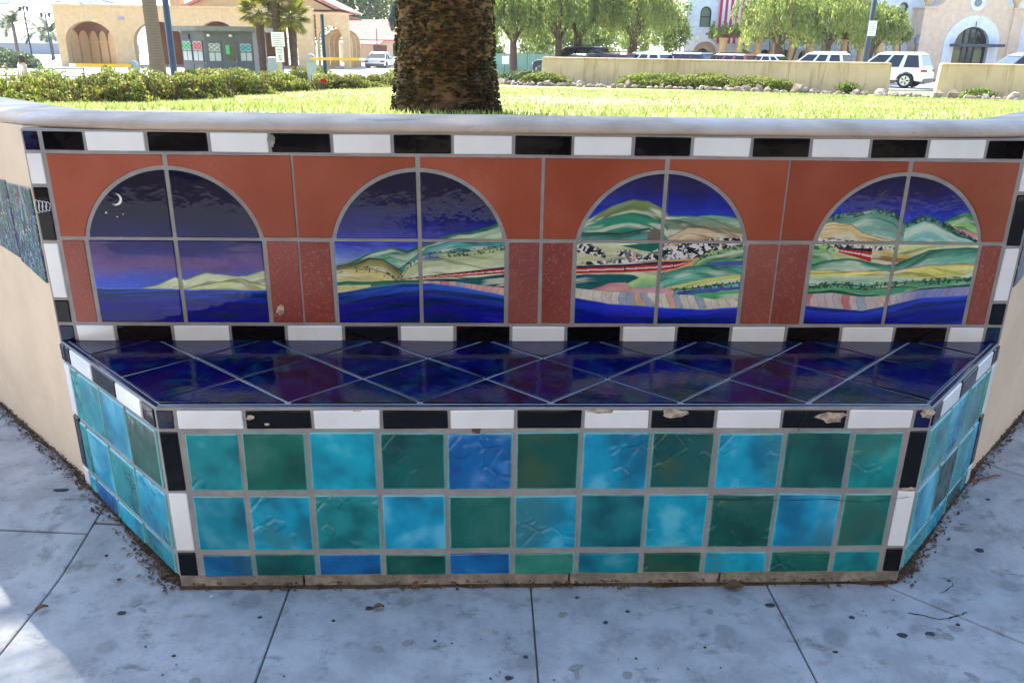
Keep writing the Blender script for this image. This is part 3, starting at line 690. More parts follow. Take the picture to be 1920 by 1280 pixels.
# ================================================================ pavement
def mk_pave():
    g = G('pavement_concrete', .82, .3); p = g.geo('Position')
    n = g.noise(8, 6, .66, vec=p); n2 = g.noise(13, 6, .7, vec=p); n3 = g.noise(46, 4, .6, vec=p)
    a = g.mix(g.ramp(n, .36, .64), C8(174, 175, 176), C8(152, 153, 154))
    a = g.mix(g.ramp(n2, .52, .70, 0, .7), a, C8(118, 118, 114))
    a = g.mix(g.ramp(g.noise(7, 7, .72, vec=g.vscale(p, 1, 2.2, 1)), .56, .68, 0, .7), a, C8(104, 104, 98))
    a = g.mix(g.ramp(n3, .62, .78, 0, .5), a, C8(120, 120, 118)); a = g.mix(g.ramp(n3, .38, .25, 0, .35), a, C8(190, 190, 190))
    v = g.vor(7, p); v2 = g.vor(7, p, out='Color'); sx_, sy_, sz_ = g.sep(v2)
    sp = g.math('MULTIPLY', g.ramp(g.math('ADD', v, g.math('MULTIPLY', g.math('SUBTRACT', n2, .5), .25)), .24, .16), g.math('GREATER_THAN', sx_, .55))
    a = g.mix(g.math('MULTIPLY', sp, .34), a, C8(104, 104, 100))
    a = g.mix(g.ramp(g.noise(190, 2, vec=p), .70, .76, 0, .7), a, C8(60, 60, 60))
    g.col(a); br = g.noise(30, 3, vec=g.vscale(p, 3.2, 22, 1)); b = g.bump(br, .3, .004); g.bump(g.noise(160, 4, vec=p), .3, .0025, b)
    g.set('Roughness', g.ramp(n2, .3, .7, .7, .9)); return g.m
M_PAVE = mk_pave()
M_JOINT = mk_grout('joint_dirt', C8(84, 80, 76), C8(110, 104, 98))
def zp(y): 
    t = max(0, min(1, (y+.47)/.42)); return .05*t*t*(3-2*t)
pave = MB()
ys_ = [-5.2, -2, -.6, -.47, -.4, -.3, -.2, -.1, -.05, 5]; vs = []; fs = []
for y in ys_: vs += [(-26, y, zp(y)-.0065), (26, y, zp(y)-.0065)]
for i in range(len(ys_)-1): fs.append((2*i, 2*i+1, 2*i+3, 2*i+2))
pavement = pave.add(vs, fs).build('pavement', M_JOINT, fix=False); pavement['kind'] = 'structure'
def slab(poly):
    P = inset(poly, .0018)
    bm = bmesh.new(); f = bm.faces.new([bm.verts.new((x, y, 0)) for x, y in P])
    for y in (-.47, -.4, -.33, -.26, -.19, -.12, -.05):
        g_ = bm.verts[:]+bm.edges[:]+bm.faces[:]; bmesh.ops.bisect_plane(bm, geom=g_, plane_co=(0, y, 0), plane_no=(0, 1, 0))
    r = bmesh.ops.extrude_face_region(bm, geom=bm.faces[:]); 
    for v in [e for e in r['geom'] if isinstance(e, bmesh.types.BMVert)]: v.co.z = .02
    for v in bm.verts: v.co.z += zp(v.co.y)-.02
    bmesh.ops.recalc_face_normals(bm, faces=bm.faces)
    o = bmesh_obj(bm, 'paving_slab', M_PAVE, pavement)
    b = o.modifiers.new('bevel', 'BEVEL'); b.width = .004; b.segments = 2; b.limit_method = 'ANGLE'; b.angle_limit = R(50)
    o.location.z = random.uniform(-.001, .001)
    return o
XB = [-6.2, -5, -3.75, -2.5, -1.87, -1.255, -.655, -.035, .583]
for a, b in zip(XB[:-1], XB[1:]):
    sk = .0 if a < -1.3 else .012
    slab([(a, -1.6), (b, -1.6), (b, -.245), (a, -.205 if a < -1.2 else -.245)] if b > -1.9 else [(a, -1.6), (b, -1.6), (b, -.2), (a, -.19)])
    slab([(a, -.2 if a < -1.2 else -.245), (b, -.245), (b, 2.2), (a, 2.2)])
    for r_ in range(3): slab([(a, -1.6-1.2*(r_+1)), (b, -1.6-1.2*(r_+1)), (b, -1.6-1.2*r_), (a, -1.6-1.2*r_)])
slab([(.583, -.3), (.72, -.3), (.905, -.478), (2.08, -1.6), (.583, -1.6)])
slab([(.72, -.3), (.905, -.478), (2.08, -1.6), (3.0, -1.6), (1.5, .075), (1.2, .4), (.6, .3)])
slab([(1.5, .075), (3.0, -1.6), (4.4, -1.6), (2.4, 1.1), (1.2, .4)])
slab([(2.4, 1.1), (4.4, -1.6), (6.2, -1.6), (6.2, 2.4), (3.2, 1.8)])
for a, b in ((.583, 1.7), (1.7, 2.9), (2.9, 4.1), (4.1, 5.3), (5.3, 6.5)):
    for r_ in range(3): slab([(a, -1.6-1.2*(r_+1)), (b, -1.6-1.2*(r_+1)), (b, -1.6-1.2*r_), (a, -1.6-1.2*r_)])
# old gum spots and scuffs stuck to the slabs
M_GUM = simple('old_gum', C8(52, 52, 54), .8); M_SPOT = simple('grey_stain', C8(136, 135, 130), .85); M_LEAFB = simple('dry_leaf', C8(112, 80, 54), .8, .3, 40); M_SCRAP = simple('leaf_scrap', C8(92, 72, 56), .85, .5, 30); M_TWIG = simple('dry_twig', C8(112, 78, 60), .85, .3, 60)
def flat(name, x, y, rx_, ry_, mat, seed, th=.0018, ang=0):
    r = random.Random(seed); n = 13; P = []
    for i in range(n):
        t = 2*math.pi*i/n; q = 1+r.uniform(-.2, .2); a, b = rx_*q*math.cos(t), ry_*q*math.sin(t); P.append((a*math.cos(ang)-b*math.sin(ang), a*math.sin(ang)+b*math.cos(ang)))
    P2 = inset(P, min(rx_, ry_)*.3)
    vs = [(a, b, 0) for a, b in P]+[(a, b, th) for a, b in P2]
    m = MB().add(vs, [(i, (i+1) % n, n+(i+1) % n, n+i) for i in range(n)]+[tuple(range(n, 2*n))])
    return m.build(name, mat, pavement, loc=(x, y, zp(y)+.0012))
GUM = [(.845, -.655, .013, .009), (.915, -.652, .012, .009), (-.1, -.78, .009, .007), (.75, -.59, .008, .006), (.565, -.54, .013, .008), (-.44, -.54, .010, .007), (-1.42, -.05, .022, .010), (-1.04, -.55, .012, .008), (1.22, -.33, .013, .011), (.2, -.56, .006, .004), (-.06, -.715, .005, .005), (.14, -.6, .006, .005), (-.7, -.57, .006, .004), (1.0, -.62, .006, .005), (-1.1, -.42, .006, .004), (.08, -.505, .005, .004), (-.52, -.585, .005, .004), (.66, -.71, .007, .004), (-1.17, -.33, .005, .005), (1.36, -.12, .007, .006), (-.27, -.66, .004, .003), (.36, -.69, .004, .003), (-.86, -.7, .005, .004), (1.07, -.45, .006, .005)]
for i, (x, y, a, b) in enumerate(GUM): flat('gum_spot', x, y, a, b, M_GUM, i)
for i in range(24):
    x, y = random.uniform(-1.5, 1.3), random.uniform(-.85, -.5)
    flat('stain', x, y, random.uniform(.006, .022), random.uniform(.004, .014), M_SPOT, 100+i, .0006, random.uniform(0, 3))
for i in range(42):
    x, y = random.uniform(-1.5, 1.5), random.uniform(-.9, -.47)
    flat('stain', x, y, random.uniform(.0015, .004), random.uniform(.001, .003), M_GUM, 300+i, .0005, random.uniform(0, 3))
for pts in ([(.585, -.18), (1.06, -.36)],): pass
FG = Frame((0, 0, .0012), (1, 0, 0), (0, 1, 0))
crack(FG, [(1.02, -.50), (1.07, -.47), (1.08, -.44), (1.13, -.42), (1.15, -.38)], .0016, .0005, pavement)
crack(FG, [(.90, -.575), (.97, -.60), (1.03, -.585), (1.05, -.57)], .0022, .0005, pavement)

# leaf litter and dirt swept against the foot of bench and wall
M_SOIL = mk_grout('soil', C8(62, 50, 40), C8(96, 80, 64))
def edge_pts(P, n, spread):
    out = []; L = [0]
    for a, b in zip(P[:-1], P[1:]): L.append(L[-1]+math.dist(a, b))
    for _ in range(n):
        t = random.uniform(0, L[-1]); i = max(k for k in range(len(L)-1) if L[k] <= t); f = (t-L[i])/(L[i+1]-L[i])
        a, b = Vector(P[i]), Vector(P[i+1]); d = (b-a).normalized(); out.append((a+(b-a)*f, Vector((-d.y, d.x)), abs(random.gauss(0, spread))))
    return out
def litter(P, n, spread, sgn, label):
    m = MB(); st = MB(); K = 60
    pts = []
    for k in range(K+1):                                        # low heap of soil in the corner
        t = k/K*(len(P)-1); i = min(int(t), len(P)-2); f = t-i; a, b = Vector(P[i]), Vector(P[i+1]); d = (b-a).normalized(); nn = Vector((-d.y, d.x))*sgn
        c = a+(b-a)*f; wv = spread*(.1+1.5*float(vnoise(np.array(k*.45), np.array(1.), 4)))
        pts.append([(c.x-nn.x*.03, c.y-nn.y*.03, zp(c.y)+.007*(.6+float(vnoise(np.array(k*.7), np.array(3.), 9)))), (c.x+nn.x*wv*.5, c.y+nn.y*wv*.5, zp(c.y)+.006), (c.x+nn.x*wv, c.y+nn.y*wv, zp(c.y)-.002)])
    vs = [q for p in pts for q in p]; fs = [(3*k+j, 3*k+3+j, 3*k+4+j, 3*k+1+j) for k in range(K) for j in (0, 1)]
    o = m.add(vs, fs).build('leaf_litter', M_SOIL, smooth=True); o['kind'] = 'stuff'; tag(o, label, 'leaf litter')
    for (c, nn, w_) in edge_pts(P, n, spread):
        c = c+nn*sgn*w_; z = zp(c.y)+.003+max(0, .012*(1-w_/spread)); L_ = random.uniform(.003, .011); a = random.uniform(0, 6.28); wd = L_*random.uniform(.15, .6)
        u = Vector((math.cos(a), math.sin(a), random.uniform(-.4, .4)))*L_; q = Vector((-math.sin(a), math.cos(a), random.uniform(-.3, .3)))*wd; p = Vector((c.x, c.y, z+.002))
        st.add([p-u, p+q, p+u+Vector((0, 0, .002)), p-q], [(0, 1, 2, 3)])
    h = st.build('scraps', M_SCRAP, o, fix=False); h['kind'] = 'stuff'
    m2 = MB()
    for (c, nn, w_) in edge_pts(P, n//2, spread*.8):
        c = c+nn*sgn*w_; r_ = random.uniform(.0015, .005); p = Vector((c.x, c.y, zp(c.y)+.004))
        m2.add([p+Vector((r_, 0, 0)), p+Vector((-r_*.5, r_*.8, 0)), p+Vector((-r_*.5, -r_*.8, 0)), p+Vector((0, 0, r_))], [(0, 1, 3), (1, 2, 3), (2, 0, 3)])
    h = m2.build('crumbs', M_SOIL, o, fix=False); h['kind'] = 'stuff'
litter([(-2.5, 1.1), (-1.9, .535), (-1.36, 0.0), (-.93, -.45)], 1100, .020, -1, 'dry leaf litter along the foot of the stucco wall by the stained mural')
litter([(2.5, 1.1), (1.9, .535), (1.36, 0.0), (.93, -.45)], 900, .018, 1, 'brown leaf litter beside the curved twig and cracked bench corner')
litter([(-.93, -.456), (.93, -.456)], 260, .007, -1, 'thin line of dirt along the concrete foot under the turquoise front')
def twig(name, pts, r, label):
    o = MB().tube(pts, [r*(1-.5*i/(len(pts)-1)) for i in range(len(pts))], 6).build(name, M_TWIG, smooth=True); tag(o, label, 'twig'); return o
twig('twig', [(1.335, -.015, .052), (1.375, -.022, .058), (1.415, -.014, .062), (1.455, .004, .06), (1.475, .008, .057)], .0042, 'curved reddish dry twig lying on the pavement beside the leaf litter')
twig('twig', [(-1.30, -.02, .06), (-1.285, -.06, .056), (-1.255, -.10, .055), (-1.225, -.11, .052)], .006, 'thick brown twig lying in the litter against the turquoise side')
def leaf(x, y, L_, ang, label, mat=M_LEAFB):
    m = MB(); n = 7; vs = []
    for i in range(n):
        t = i/(n-1); wd = L_*.28*math.sin(math.pi*min(.98, t*.9+.06)); z = .003+.006*math.sin(t*3)
        vs += [(L_*(t-.5), -wd, z+.004), (L_*(t-.5), 0, z), (L_*(t-.5), wd, z+.005)]
    m.add(vs, [(3*i+j, 3*i+3+j, 3*i+4+j, 3*i+1+j) for i in range(n-1) for j in (0, 1)])
    o = m.build('dry_leaf', mat, smooth=True, fix=False); o.location = (x, y, zp(y)+.001); o.rotation_euler = (0, 0, ang); tag(o, label, 'leaf')
leaf(-.416, -.545, .03, .3, 'curled brown dry leaf on the slab below the dark green corner tile')
leaf(-1.235, -.54, .03, .7, 'small tan dry leaf on the slab by the long diagonal joint')
leaf(-.33, -.468, .026, .1, 'orange dry leaf against the concrete foot of the bench', simple('orange_leaf', C8(150, 76, 40), .8))
leaf(.49, -.475, .05, .03, 'long rusty leaf lying flat along the concrete foot')
leaf(-.835, -.505, .012, .6, 'tiny pale petal on the slab below the black corner tile', simple('pale_petal', C8(206, 206, 180), .7))

# ================================================================ lawn, street, far ground
ZG = -.72
def lawn_z(x, y):
    z = float(np.interp(y, [0, 2, 3.8, 6, 8, 11, 14, 18, 24, 28, 32, 38, 46, 60], [.97, .95, .865, .75, .64, .5, .40, .28, .12, .04, -.06, -.30, -.60, ZG]))
    if x < 0: z -= .27*min(1, (x/8)**2)*max(0, min(1, (y-3)/6))*max(0, 1-(y-13)/18 if y > 13 else 1)
    else: z -= .2*min(1.4, (x/16)**2)*max(0, min(1, (y-8)/12))
    yh = float(np.interp(x, [-30, -8.5, -2.2, -1.6], [14.4, 14.6, 23.4, 60])); t = max(0, min(1, (y-yh-.5)/3)); z = z*(1-t)+min(z, -.85)*t
    return z+.03*(float(vnoise(np.array(x*.35), np.array(y*.35), 3))-.5)
def yw(x): return float(np.interp(abs(x), [0, 1.36, 2.3, 3.3, 5, 9, 16, 30], [0, 0, .93, 1.6, 2.2, 2.9, 3.5, 4.2]))+.2
def mk_lawn():
    g = G('lawn_ground', .9, .2); p = g.geo('Position'); n = g.noise(1.4, 6, .6, vec=p); n2 = g.noise(26, 5, .7, vec=p)
    a = g.mix(g.ramp(n2, .35, .68), C8(140, 152, 84), C8(170, 174, 112)); a = g.mix(g.ramp(n, .54, .68, 0, .8), a, C8(196, 186, 136))
    x, y, z = g.sep(p)
    d = g.math('ADD', g.math('POWER', g.math('DIVIDE', g.math('SUBTRACT', x, 1.5), 1.9), 2), g.math('POWER', g.math('DIVIDE', g.math('SUBTRACT', y, 10.5), 3.6), 2))
    a = g.mix(g.ramp(g.math('ADD', d, g.math('MULTIPLY', g.math('SUBTRACT', n, .5), 2.4)), 1.15, .55, 0, .85), a, C8(150, 124, 96))
    g.col(a); g.bump(n2, .5, .02); return g.m
M_LAWN = mk_lawn()
xs_ = list(np.linspace(-30, -8, 12))[:-1]+list(np.linspace(-8, 8, 65))+list(np.linspace(8, 30, 12))[1:]
tt = [0]+list(np.linspace(.012, .3, 40))+list(np.linspace(.32, 1, 24)); vs = []
for x in xs_:
    for t in tt: y = yw(x)+(46-yw(x))*t; vs.append((x, y, lawn_z(x, y) if t > 0 else lawn_z(x, y)))
n = len(tt); fs = [(i*n+j, (i+1)*n+j, (i+1)*n+j+1, i*n+j+1) for i in range(len(xs_)-1) for j in range(n-1)]
MB().add(vs, fs).build('lawn', M_LAWN, smooth=True, fix=False)['kind'] = 'structure'
def mk_asph(name, c1, c2):
    g = G(name, .85, .3); p = g.geo('Position'); g.col(g.mix(g.ramp(g.noise(.25, 6, .65, vec=p), .35, .7), c1, c2)); g.bump(g.noise(30, 3, vec=p), .3, .01); return g.m
M_ASPH = mk_asph('street_paving', C8(104, 96, 88), C8(88, 82, 76)); M_LOT = mk_asph('parking_concrete', C8(176, 172, 166), C8(196, 190, 182))
M_FAR = mk_asph('dry_ground', C8(112, 116, 72), C8(140, 132, 96))
g_ = MB(); 
vs = [(-3000, -200, ZG-.25), (3000, -200, ZG-.25), (3000, 4500, ZG-.25), (-3000, 4500, ZG-.25)]
g_.add(vs, [(0, 1, 2, 3)]).build('ground', M_FAR, fix=False)['kind'] = 'structure'
MB().box(-90, 70, 44.5, 130, ZG-.2, ZG-.004).build('parking_lot', M_LOT)['kind'] = 'structure'
MB().box(-90, 90, -19, -5.2, -.2, -.13).build('street', M_ASPH)['kind'] = 'structure'
kb = MB()
kerb = MB().box(-26, 26, -5.35, -5.2, -.14, -.005).build('kerb', M_PLINTH, bevel=.012); kerb['kind'] = 'structure'
# ================================================================ planting helpers
def mesh_np(name, V, F, mat, parent=None, smooth=False, kind=None):
    me = bpy.data.meshes.new(name); n, m, k = len(V), len(F), F.shape[1]
    me.vertices.add(n); me.vertices.foreach_set('co', np.ascontiguousarray(V, np.float32).ravel())
    me.loops.add(m*k); me.loops.foreach_set('vertex_index', np.ascontiguousarray(F, np.int32).ravel())
    me.polygons.add(m); me.polygons.foreach_set('loop_start', np.arange(0, m*k, k, dtype=np.int32)); me.polygons.foreach_set('loop_total', np.full(m, k, np.int32))
    me.materials.append(mat); me.update(calc_edges=True)
    o = bpy.data.objects.new(name, me); link(o, parent)
    if kind: o['kind'] = kind
    return o
def unit(a): return a/np.maximum(1e-9, np.linalg.norm(a, axis=1, keepdims=True))
def leaves(C, size, long=1.7, axis=None, jit=1.0, upb=.3):
    """one folded diamond per leaf"""
    n = len(C); a = rng.normal(size=(n, 3))*jit
    if axis is not None: a = a*.35+axis
    a = unit(a); b = rng.normal(size=(n, 3)); b[:, 2] += 0; b = unit(np.cross(a, b)); s = size*rng.uniform(.6, 1.35, (n, 1))
    V = np.stack([C-a*s*long*.5, C+b*s*.5, C+a*s*long*.5, C-b*s*.5], 1).reshape(-1, 3)
    F = np.arange(4*n).reshape(n, 4); return V, F
def mk_leaf(name, c1, c2, c3=None, transl=.45, rough=.5):
    g = G(name, rough, .35); r = g.geo('Random Per Island')
    a = g.mix(r, c1, c2)
    if c3: a = g.mix(g.ramp(r, .8, .95), a, c3)
    p = g.geo('Position'); a = g.hsv(a, .5, 1, g.ramp(g.noise(1.2, 3, vec=p), .3, .7, .75, 1.2)); g.col(a)
    t = g.n('BsdfTranslucent'); g.lk(a, t.inputs['Color']); mx = g.n('MixShader'); mx.inputs[0].default_value = transl
    g.lk(g.b.outputs[0], mx.inputs[1]); g.lk(t.outputs[0], mx.inputs[2]); g.lk(mx.outputs[0], g.t.nodes['Material Output'].inputs['Surface']); return g.m
M_HEDGE = mk_leaf('hedge_leaf', C8(104, 122, 46), C8(164, 166, 80), C8(176, 156, 76), .5); M_JUNI = mk_leaf('juniper_leaf', C8(104, 124, 50), C8(158, 160, 76))
M_PEPPER = mk_leaf('pepper_leaf', C8(116, 140, 64), C8(164, 172, 96), C8(180, 168, 108), .6); M_DARKLEAF = mk_leaf('dark_leaf', C8(84, 104, 66), C8(126, 142, 96), C8(150, 150, 108)); M_BLUELEAF = mk_leaf('conifer_leaf', C8(50, 74, 62), C8(86, 108, 92))
M_BRIGHT = mk_leaf('bright_leaf', C8(104, 132, 48), C8(150, 164, 76)); M_PALMLEAF = mk_leaf('palm_leaflet', C8(64, 86, 40), C8(104, 116, 58), transl=.15); M_FANLEAF = mk_leaf('fan_leaf', C8(104, 116, 32), C8(172, 162, 56), C8(150, 120, 60))
M_BRANCH = simple('branch_bark', C8(92, 72, 56), .9, .3, 20); M_STICK = simple('hedge_twigs', C8(78, 58, 46), .9, .3, 20)
M_GRASS = mk_leaf('grass_blade', C8(136, 154, 78), C8(170, 178, 106), C8(188, 178, 130), .5)
M_FLOWER = simple('orange_flower', C8(214, 110, 40), .6); M_FLOWER_R = simple('red_flower', C8(200, 30, 40), .6)

# grass
n = 75000; gx = rng.uniform(-9, 15, n); gy = 3+rng.random(n)**1.5*19
keep = np.abs(gx) < 1.2+gy*.72; gx, gy = gx[keep], gy[keep]
bare = np.exp(-(((gx-1.5)/1.6)**2+((gy-10.5)/3)**2)); keep = rng.random(len(gx)) > bare*.95; gx, gy = gx[keep], gy[keep]
gz = np.array([lawn_z(a, b) for a, b in zip(gx, gy)]); n = len(gx)
th = rng.uniform(0, 6.28, n); hh = rng.uniform(.02, .05, n); wd = .005+gy*.0006
V = np.stack([np.stack([gx-np.cos(th)*wd, gy-np.sin(th)*wd, gz-.005], 1), np.stack([gx+np.cos(th)*wd, gy+np.sin(th)*wd, gz-.005], 1), np.stack([gx+rng.normal(0, .02, n), gy+rng.normal(0, .02, n), gz+hh], 1)], 1).reshape(-1, 3)
o = mesh_np('grass', V, np.arange(3*n).reshape(n, 3), M_GRASS, kind='stuff'); tag(o, 'short bright green lawn grass behind the planter wall', 'grass')

def shell_points(n, a, b, c, top=True, lump=.22, seed=0, fill=.25):
    d = unit(rng.normal(size=(n, 3))); 
    if top: d[:, 2] = np.abs(d[:, 2])*1.0-.12
    d = unit(d); k = fbm(d[:, 0]*2.3+seed, d[:, 1]*2.3+d[:, 2]*2.1, seed, 3)
    r = (1-lump*.6+lump*2*(k-.45))*(1-fill*rng.random(n)**2)
    # squared-off outline, as clipped shrubs have
    q = (np.abs(d[:, 0])**2.6+np.abs(d[:, 1])**2.6+np.abs(d[:, 2])**2.6)**(-1/2.6)
    return d*(r*q)[:, None]*np.array([a, b, c])
def bush(name, x, y, z, a, b, c, label, cat='bush', group=None, n=6000, size=.045, mat=None, seed=0, flowers=0, rz=0, lump=.22, stems=True, fm=None):
    t = root(name, label, cat, (x, y, z), rz, group)
    P = shell_points(n, a, b, c, True, lump, seed); P = P[P[:, 2] > -.02+.25*c*rng.random(len(P))**2*(rng.random(len(P)) > .35)]
    V, F = leaves(P, size); mesh_np('foliage', V, F, mat or M_HEDGE, t)
    P = shell_points(n//3, a*.82, b*.82, c*.8, True, lump, seed); V, F = leaves(P, size*1.2); 
    mesh_np('inner_foliage', V, F, mat or M_HEDGE, t)
    if stems:
        m = MB()
        for k in range(int(40+60*a)):
            ax, ay = random.uniform(-.85, .85)*a, random.uniform(-.9, .5)*b; ex = ax+random.gauss(0, .12); ey = ay+random.gauss(-.06, .1)
            m.tube([(ax*.8, ay*.8, -.05), ((ax+ex)/2, (ay+ey)/2, c*.3), (ex, ey, c*random.uniform(.45, .85))], [.008, .006, .003], 4, False)
        m.build('stems', M_STICK, t, fix=False)
        P = shell_points(n//4, a*.9, b*.9, c*.75, True, lump, seed); P = P[P[:, 2] < c*.45]
        V, F = leaves(P, size*.9); mesh_np('dry_leaves', V, F, M_STICK, t)
    if flowers:
        P = shell_points(flowers, a*1.02, b*1.02, c*1.02, True, lump, seed); P = P[P[:, 2] > .3*c]; V, F = leaves(P, size*.8, 1); mesh_np('blossoms', V, F, fm or M_FLOWER, t)
    return t
HG = 'clipped shrubs of the hedge along the lawn'
for i, (x, y, a, b, c, lab) in enumerate([
    (-9.9, 13.0, 1.1, .9, .85, 'clipped green shrub at the open end of the lawn hedge'),
    (-8.05, 12.4, .95, .85, .82, 'large rounded lime green hedge shrub with brown lower twigs'),
    (-8.2, 15.4, .7, .6, .6, 'smaller hedge shrub set back between two larger ones'),
    (-6.45, 12.8, .8, .75, .74, 'hedge shrub with orange blossom specks beside the dark lamp post'),
    (-5.5, 13.7, .75, .7, .68, 'hedge shrub in front of the dark lamp post'),
    (-5.35, 16.0, .9, .75, .66, 'hedge shrub in front of the grey guard booth'),
    (-4.75, 17.9, .8, .7, .58, 'hedge shrub below the speed limit sign'),
    (-4.05, 19.6, .8, .7, .55, 'hedge shrub with a red flower low on its side'),
    (-3.45, 21.2, .8, .7, .55, 'hedge shrub in front of the yellow barrier arm'),
    (-2.65, 22.4, .85, .7, .55, 'hedge shrub next to the thick dark tree trunk')]):
    bush('hedge_shrub', x, y, lawn_z(x, y)-.1, a*1.22, b*1.15, c*1.06, lab, 'shrub', HG, 9000, .036, M_HEDGE, 10+i*3, 40, 0, .5)
o = MB(); P = shell_points(8, .07, .05, .07); 
bl = bush('red_bloom', -4.15, 18.72, lawn_z(-4.1, 18.7)+.2, .07, .05, .06, 'single red bloom low in the hedge', 'flower', None, 60, .05, M_FLOWER_R, 3, 0, 0, .1, False)
LOW = 'low shrubs in front of the beige garden wall'
for i, (x, y, a, b, c, lab) in enumerate([
    (1.75, 25.6, 1.05, .6, .42, 'low mounded shrub near the end of the garden wall beside the trunk'),
    (5.1, 24.2, 1.35, .7, .52, 'low spreading juniper shrub starting the long row by the garden wall'),
    (6.6, 23.7, 1.2, .7, .55, 'middle juniper shrub of the long row by the garden wall'),
    (8.15, 23.2, 1.25, .7, .5, 'juniper shrub with thin dry end closing the long row'),
    (1.2, 29.5, 1.1, .6, .5, 'grey green shrub behind the wall end near the green fence'),
    (-.4, 30.5, 1.3, .6, .5, 'leafy shrub beyond the trunk below the green fence')]):
    bush('low_shrub', x, y, lawn_z(x, y)-.02, a, b, c, lab, 'shrub', LOW, 5200, .05, M_JUNI if i not in (4, 5) else M_DARKLEAF, 60+i*5, 0)
bush('small_plant', 10.55, 22.6, lawn_z(10.5, 22.6), .42, .35, .42, 'small yellowish plant alone against the garden wall', 'plant', None, 700, .05, M_BRIGHT, 91, 0, 0, .4)
bush('small_plant', 13.95, 21.6, lawn_z(14, 21.6)+.02, .62, .35, .3, 'yellow green ground plant among rocks by the short wall', 'plant', None, 1100, .05, M_BRIGHT, 95, 0, 0, .4)

# ================================================================ rocks
def mk_rock():
    g = G('rock', .9, .2); n = g.noise(5, 6, .65); c = g.info('Random')
    a = g.mix(c, C8(138, 118, 104), C8(184, 168, 152)); a = g.mix(g.ramp(n, .4, .7), a, C8(116, 104, 98)); g.col(a); g.bump(g.noise(16, 5), .6, .02); return g.m
M_ROCK = mk_rock(); rock_meshes = []
for k in range(7):
    bm = bmesh.new(); bmesh.ops.create_icosphere(bm, subdivisions=1, radius=1); r_ = random.Random(k)
    pl_ = [(Vector((r_.gauss(0, 1), r_.gauss(0, 1), r_.gauss(0, 1))).normalized(), r_.uniform(.42, .8)) for _ in range(9)]
    for v in bm.verts:
        for nrm, d in pl_:
            e = v.co.dot(nrm)-d
            if e > 0: v.co -= nrm*e*.95
        v.co *= 1+r_.uniform(-.14, .14)
    me = bpy.data.meshes.new('rock'); bm.to_mesh(me); bm.free(); me.materials.append(M_ROCK); rock_meshes.append(me)
RK = [(-.3, 27.3), (1.2, 24.9), (3.2, 24.1), (5.5, 23.2), (8, 22.2), (10.3, 21.5), (12.2, 21.0)]; RK2 = [(13.1, 20.6), (14.6, 20.2), (17.5, 19.2)]
def rocks(path_, step, label):
    for a, b in zip(path_[:-1], path_[1:]):
        L_ = math.dist(a, b); k = int(L_/step)
        for i in range(k):
            for row in range(2):
                if row and random.random() < .35: continue
                t = (i+random.random())/k; x = a[0]+(b[0]-a[0])*t; y = a[1]+(b[1]-a[1])*t+row*.3+random.gauss(0, .06); s_ = random.uniform(.07, .15)*(1 if random.random() < .85 else 1.6)
                o = bpy.data.objects.new('rock', random.choice(rock_meshes)); link(o); o.location = (x, y, lawn_z(x, y)+s_*.35)
                o.scale = (s_*random.uniform(.8, 1.4), s_, s_*random.uniform(.65, 1)); o.rotation_euler = (random.gauss(0, .3), random.gauss(0, .3), random.uniform(0, 6.3)); tag(o, label, 'rock', label)
rocks(RK, .17, 'grey brown edging rock in front of the long garden wall')
rocks(RK2, .2, 'rough edging rock in front of the short garden wall')
for x, y, s_ in ((12.75, 20.85, .2), (12.35, 20.9, .17)):
    o = bpy.data.objects.new('rock', rock_meshes[2]); link(o); o.location = (x, y, lawn_z(x, y)+.06); o.scale = (s_*1.2, s_, s_); tag(o, 'isolated rock lying in the gap between the two garden walls', 'rock', 'rocks in the wall gap')

# ================================================================ garden walls
def mk_gwall():
    g = G('garden_wall_stucco', .9, .2); p = g.geo('Position'); x, y, z = g.sep(p)
    n = g.noise(1.2, 5, .6, vec=p); dr = g.noise(3.5, 6, .7, vec=g.vscale(p, 1.6, 1.6, .16))
    a = g.mix(g.ramp(n, .35, .7), C8(206, 180, 150), C8(190, 162, 130)); a = g.mix(g.ramp(dr, .5, .68, 0, .6), a, C8(150, 118, 76)); g.col(a); g.bump(g.noise(20, 4, vec=p), .3, .01); return g.m
M_GWALL = mk_gwall()
def gwall(A, B, z0, z1, label):
    d = (Vector(B)-Vector(A)); L_ = d.length; t = root('garden_wall', label, 'wall', (A[0], A[1], 0), math.atan2(d.y, d.x))
    MB().prism([(-.0-.06, z0), (L_+.06, z0), (L_, z1-.07), (0, z1-.07)], 0, .32).build('wall_body', M_GWALL, t)
    MB().prism([(-.02, z1-.07), (L_+.02, z1-.07), (L_-.03, z1), (.03, z1)], -.03, .35).build('wall_top', M_GWALL, t, bevel=.03)
gwall((1.75, 27.3), (12.5, 24.2), -.6, .95, 'long beige stucco garden wall with drip stains behind the low shrubs')
gwall((13.55, 23.2), (21, 21.2), -.6, .97, 'short beige garden wall in front of the dark glazed parked car')

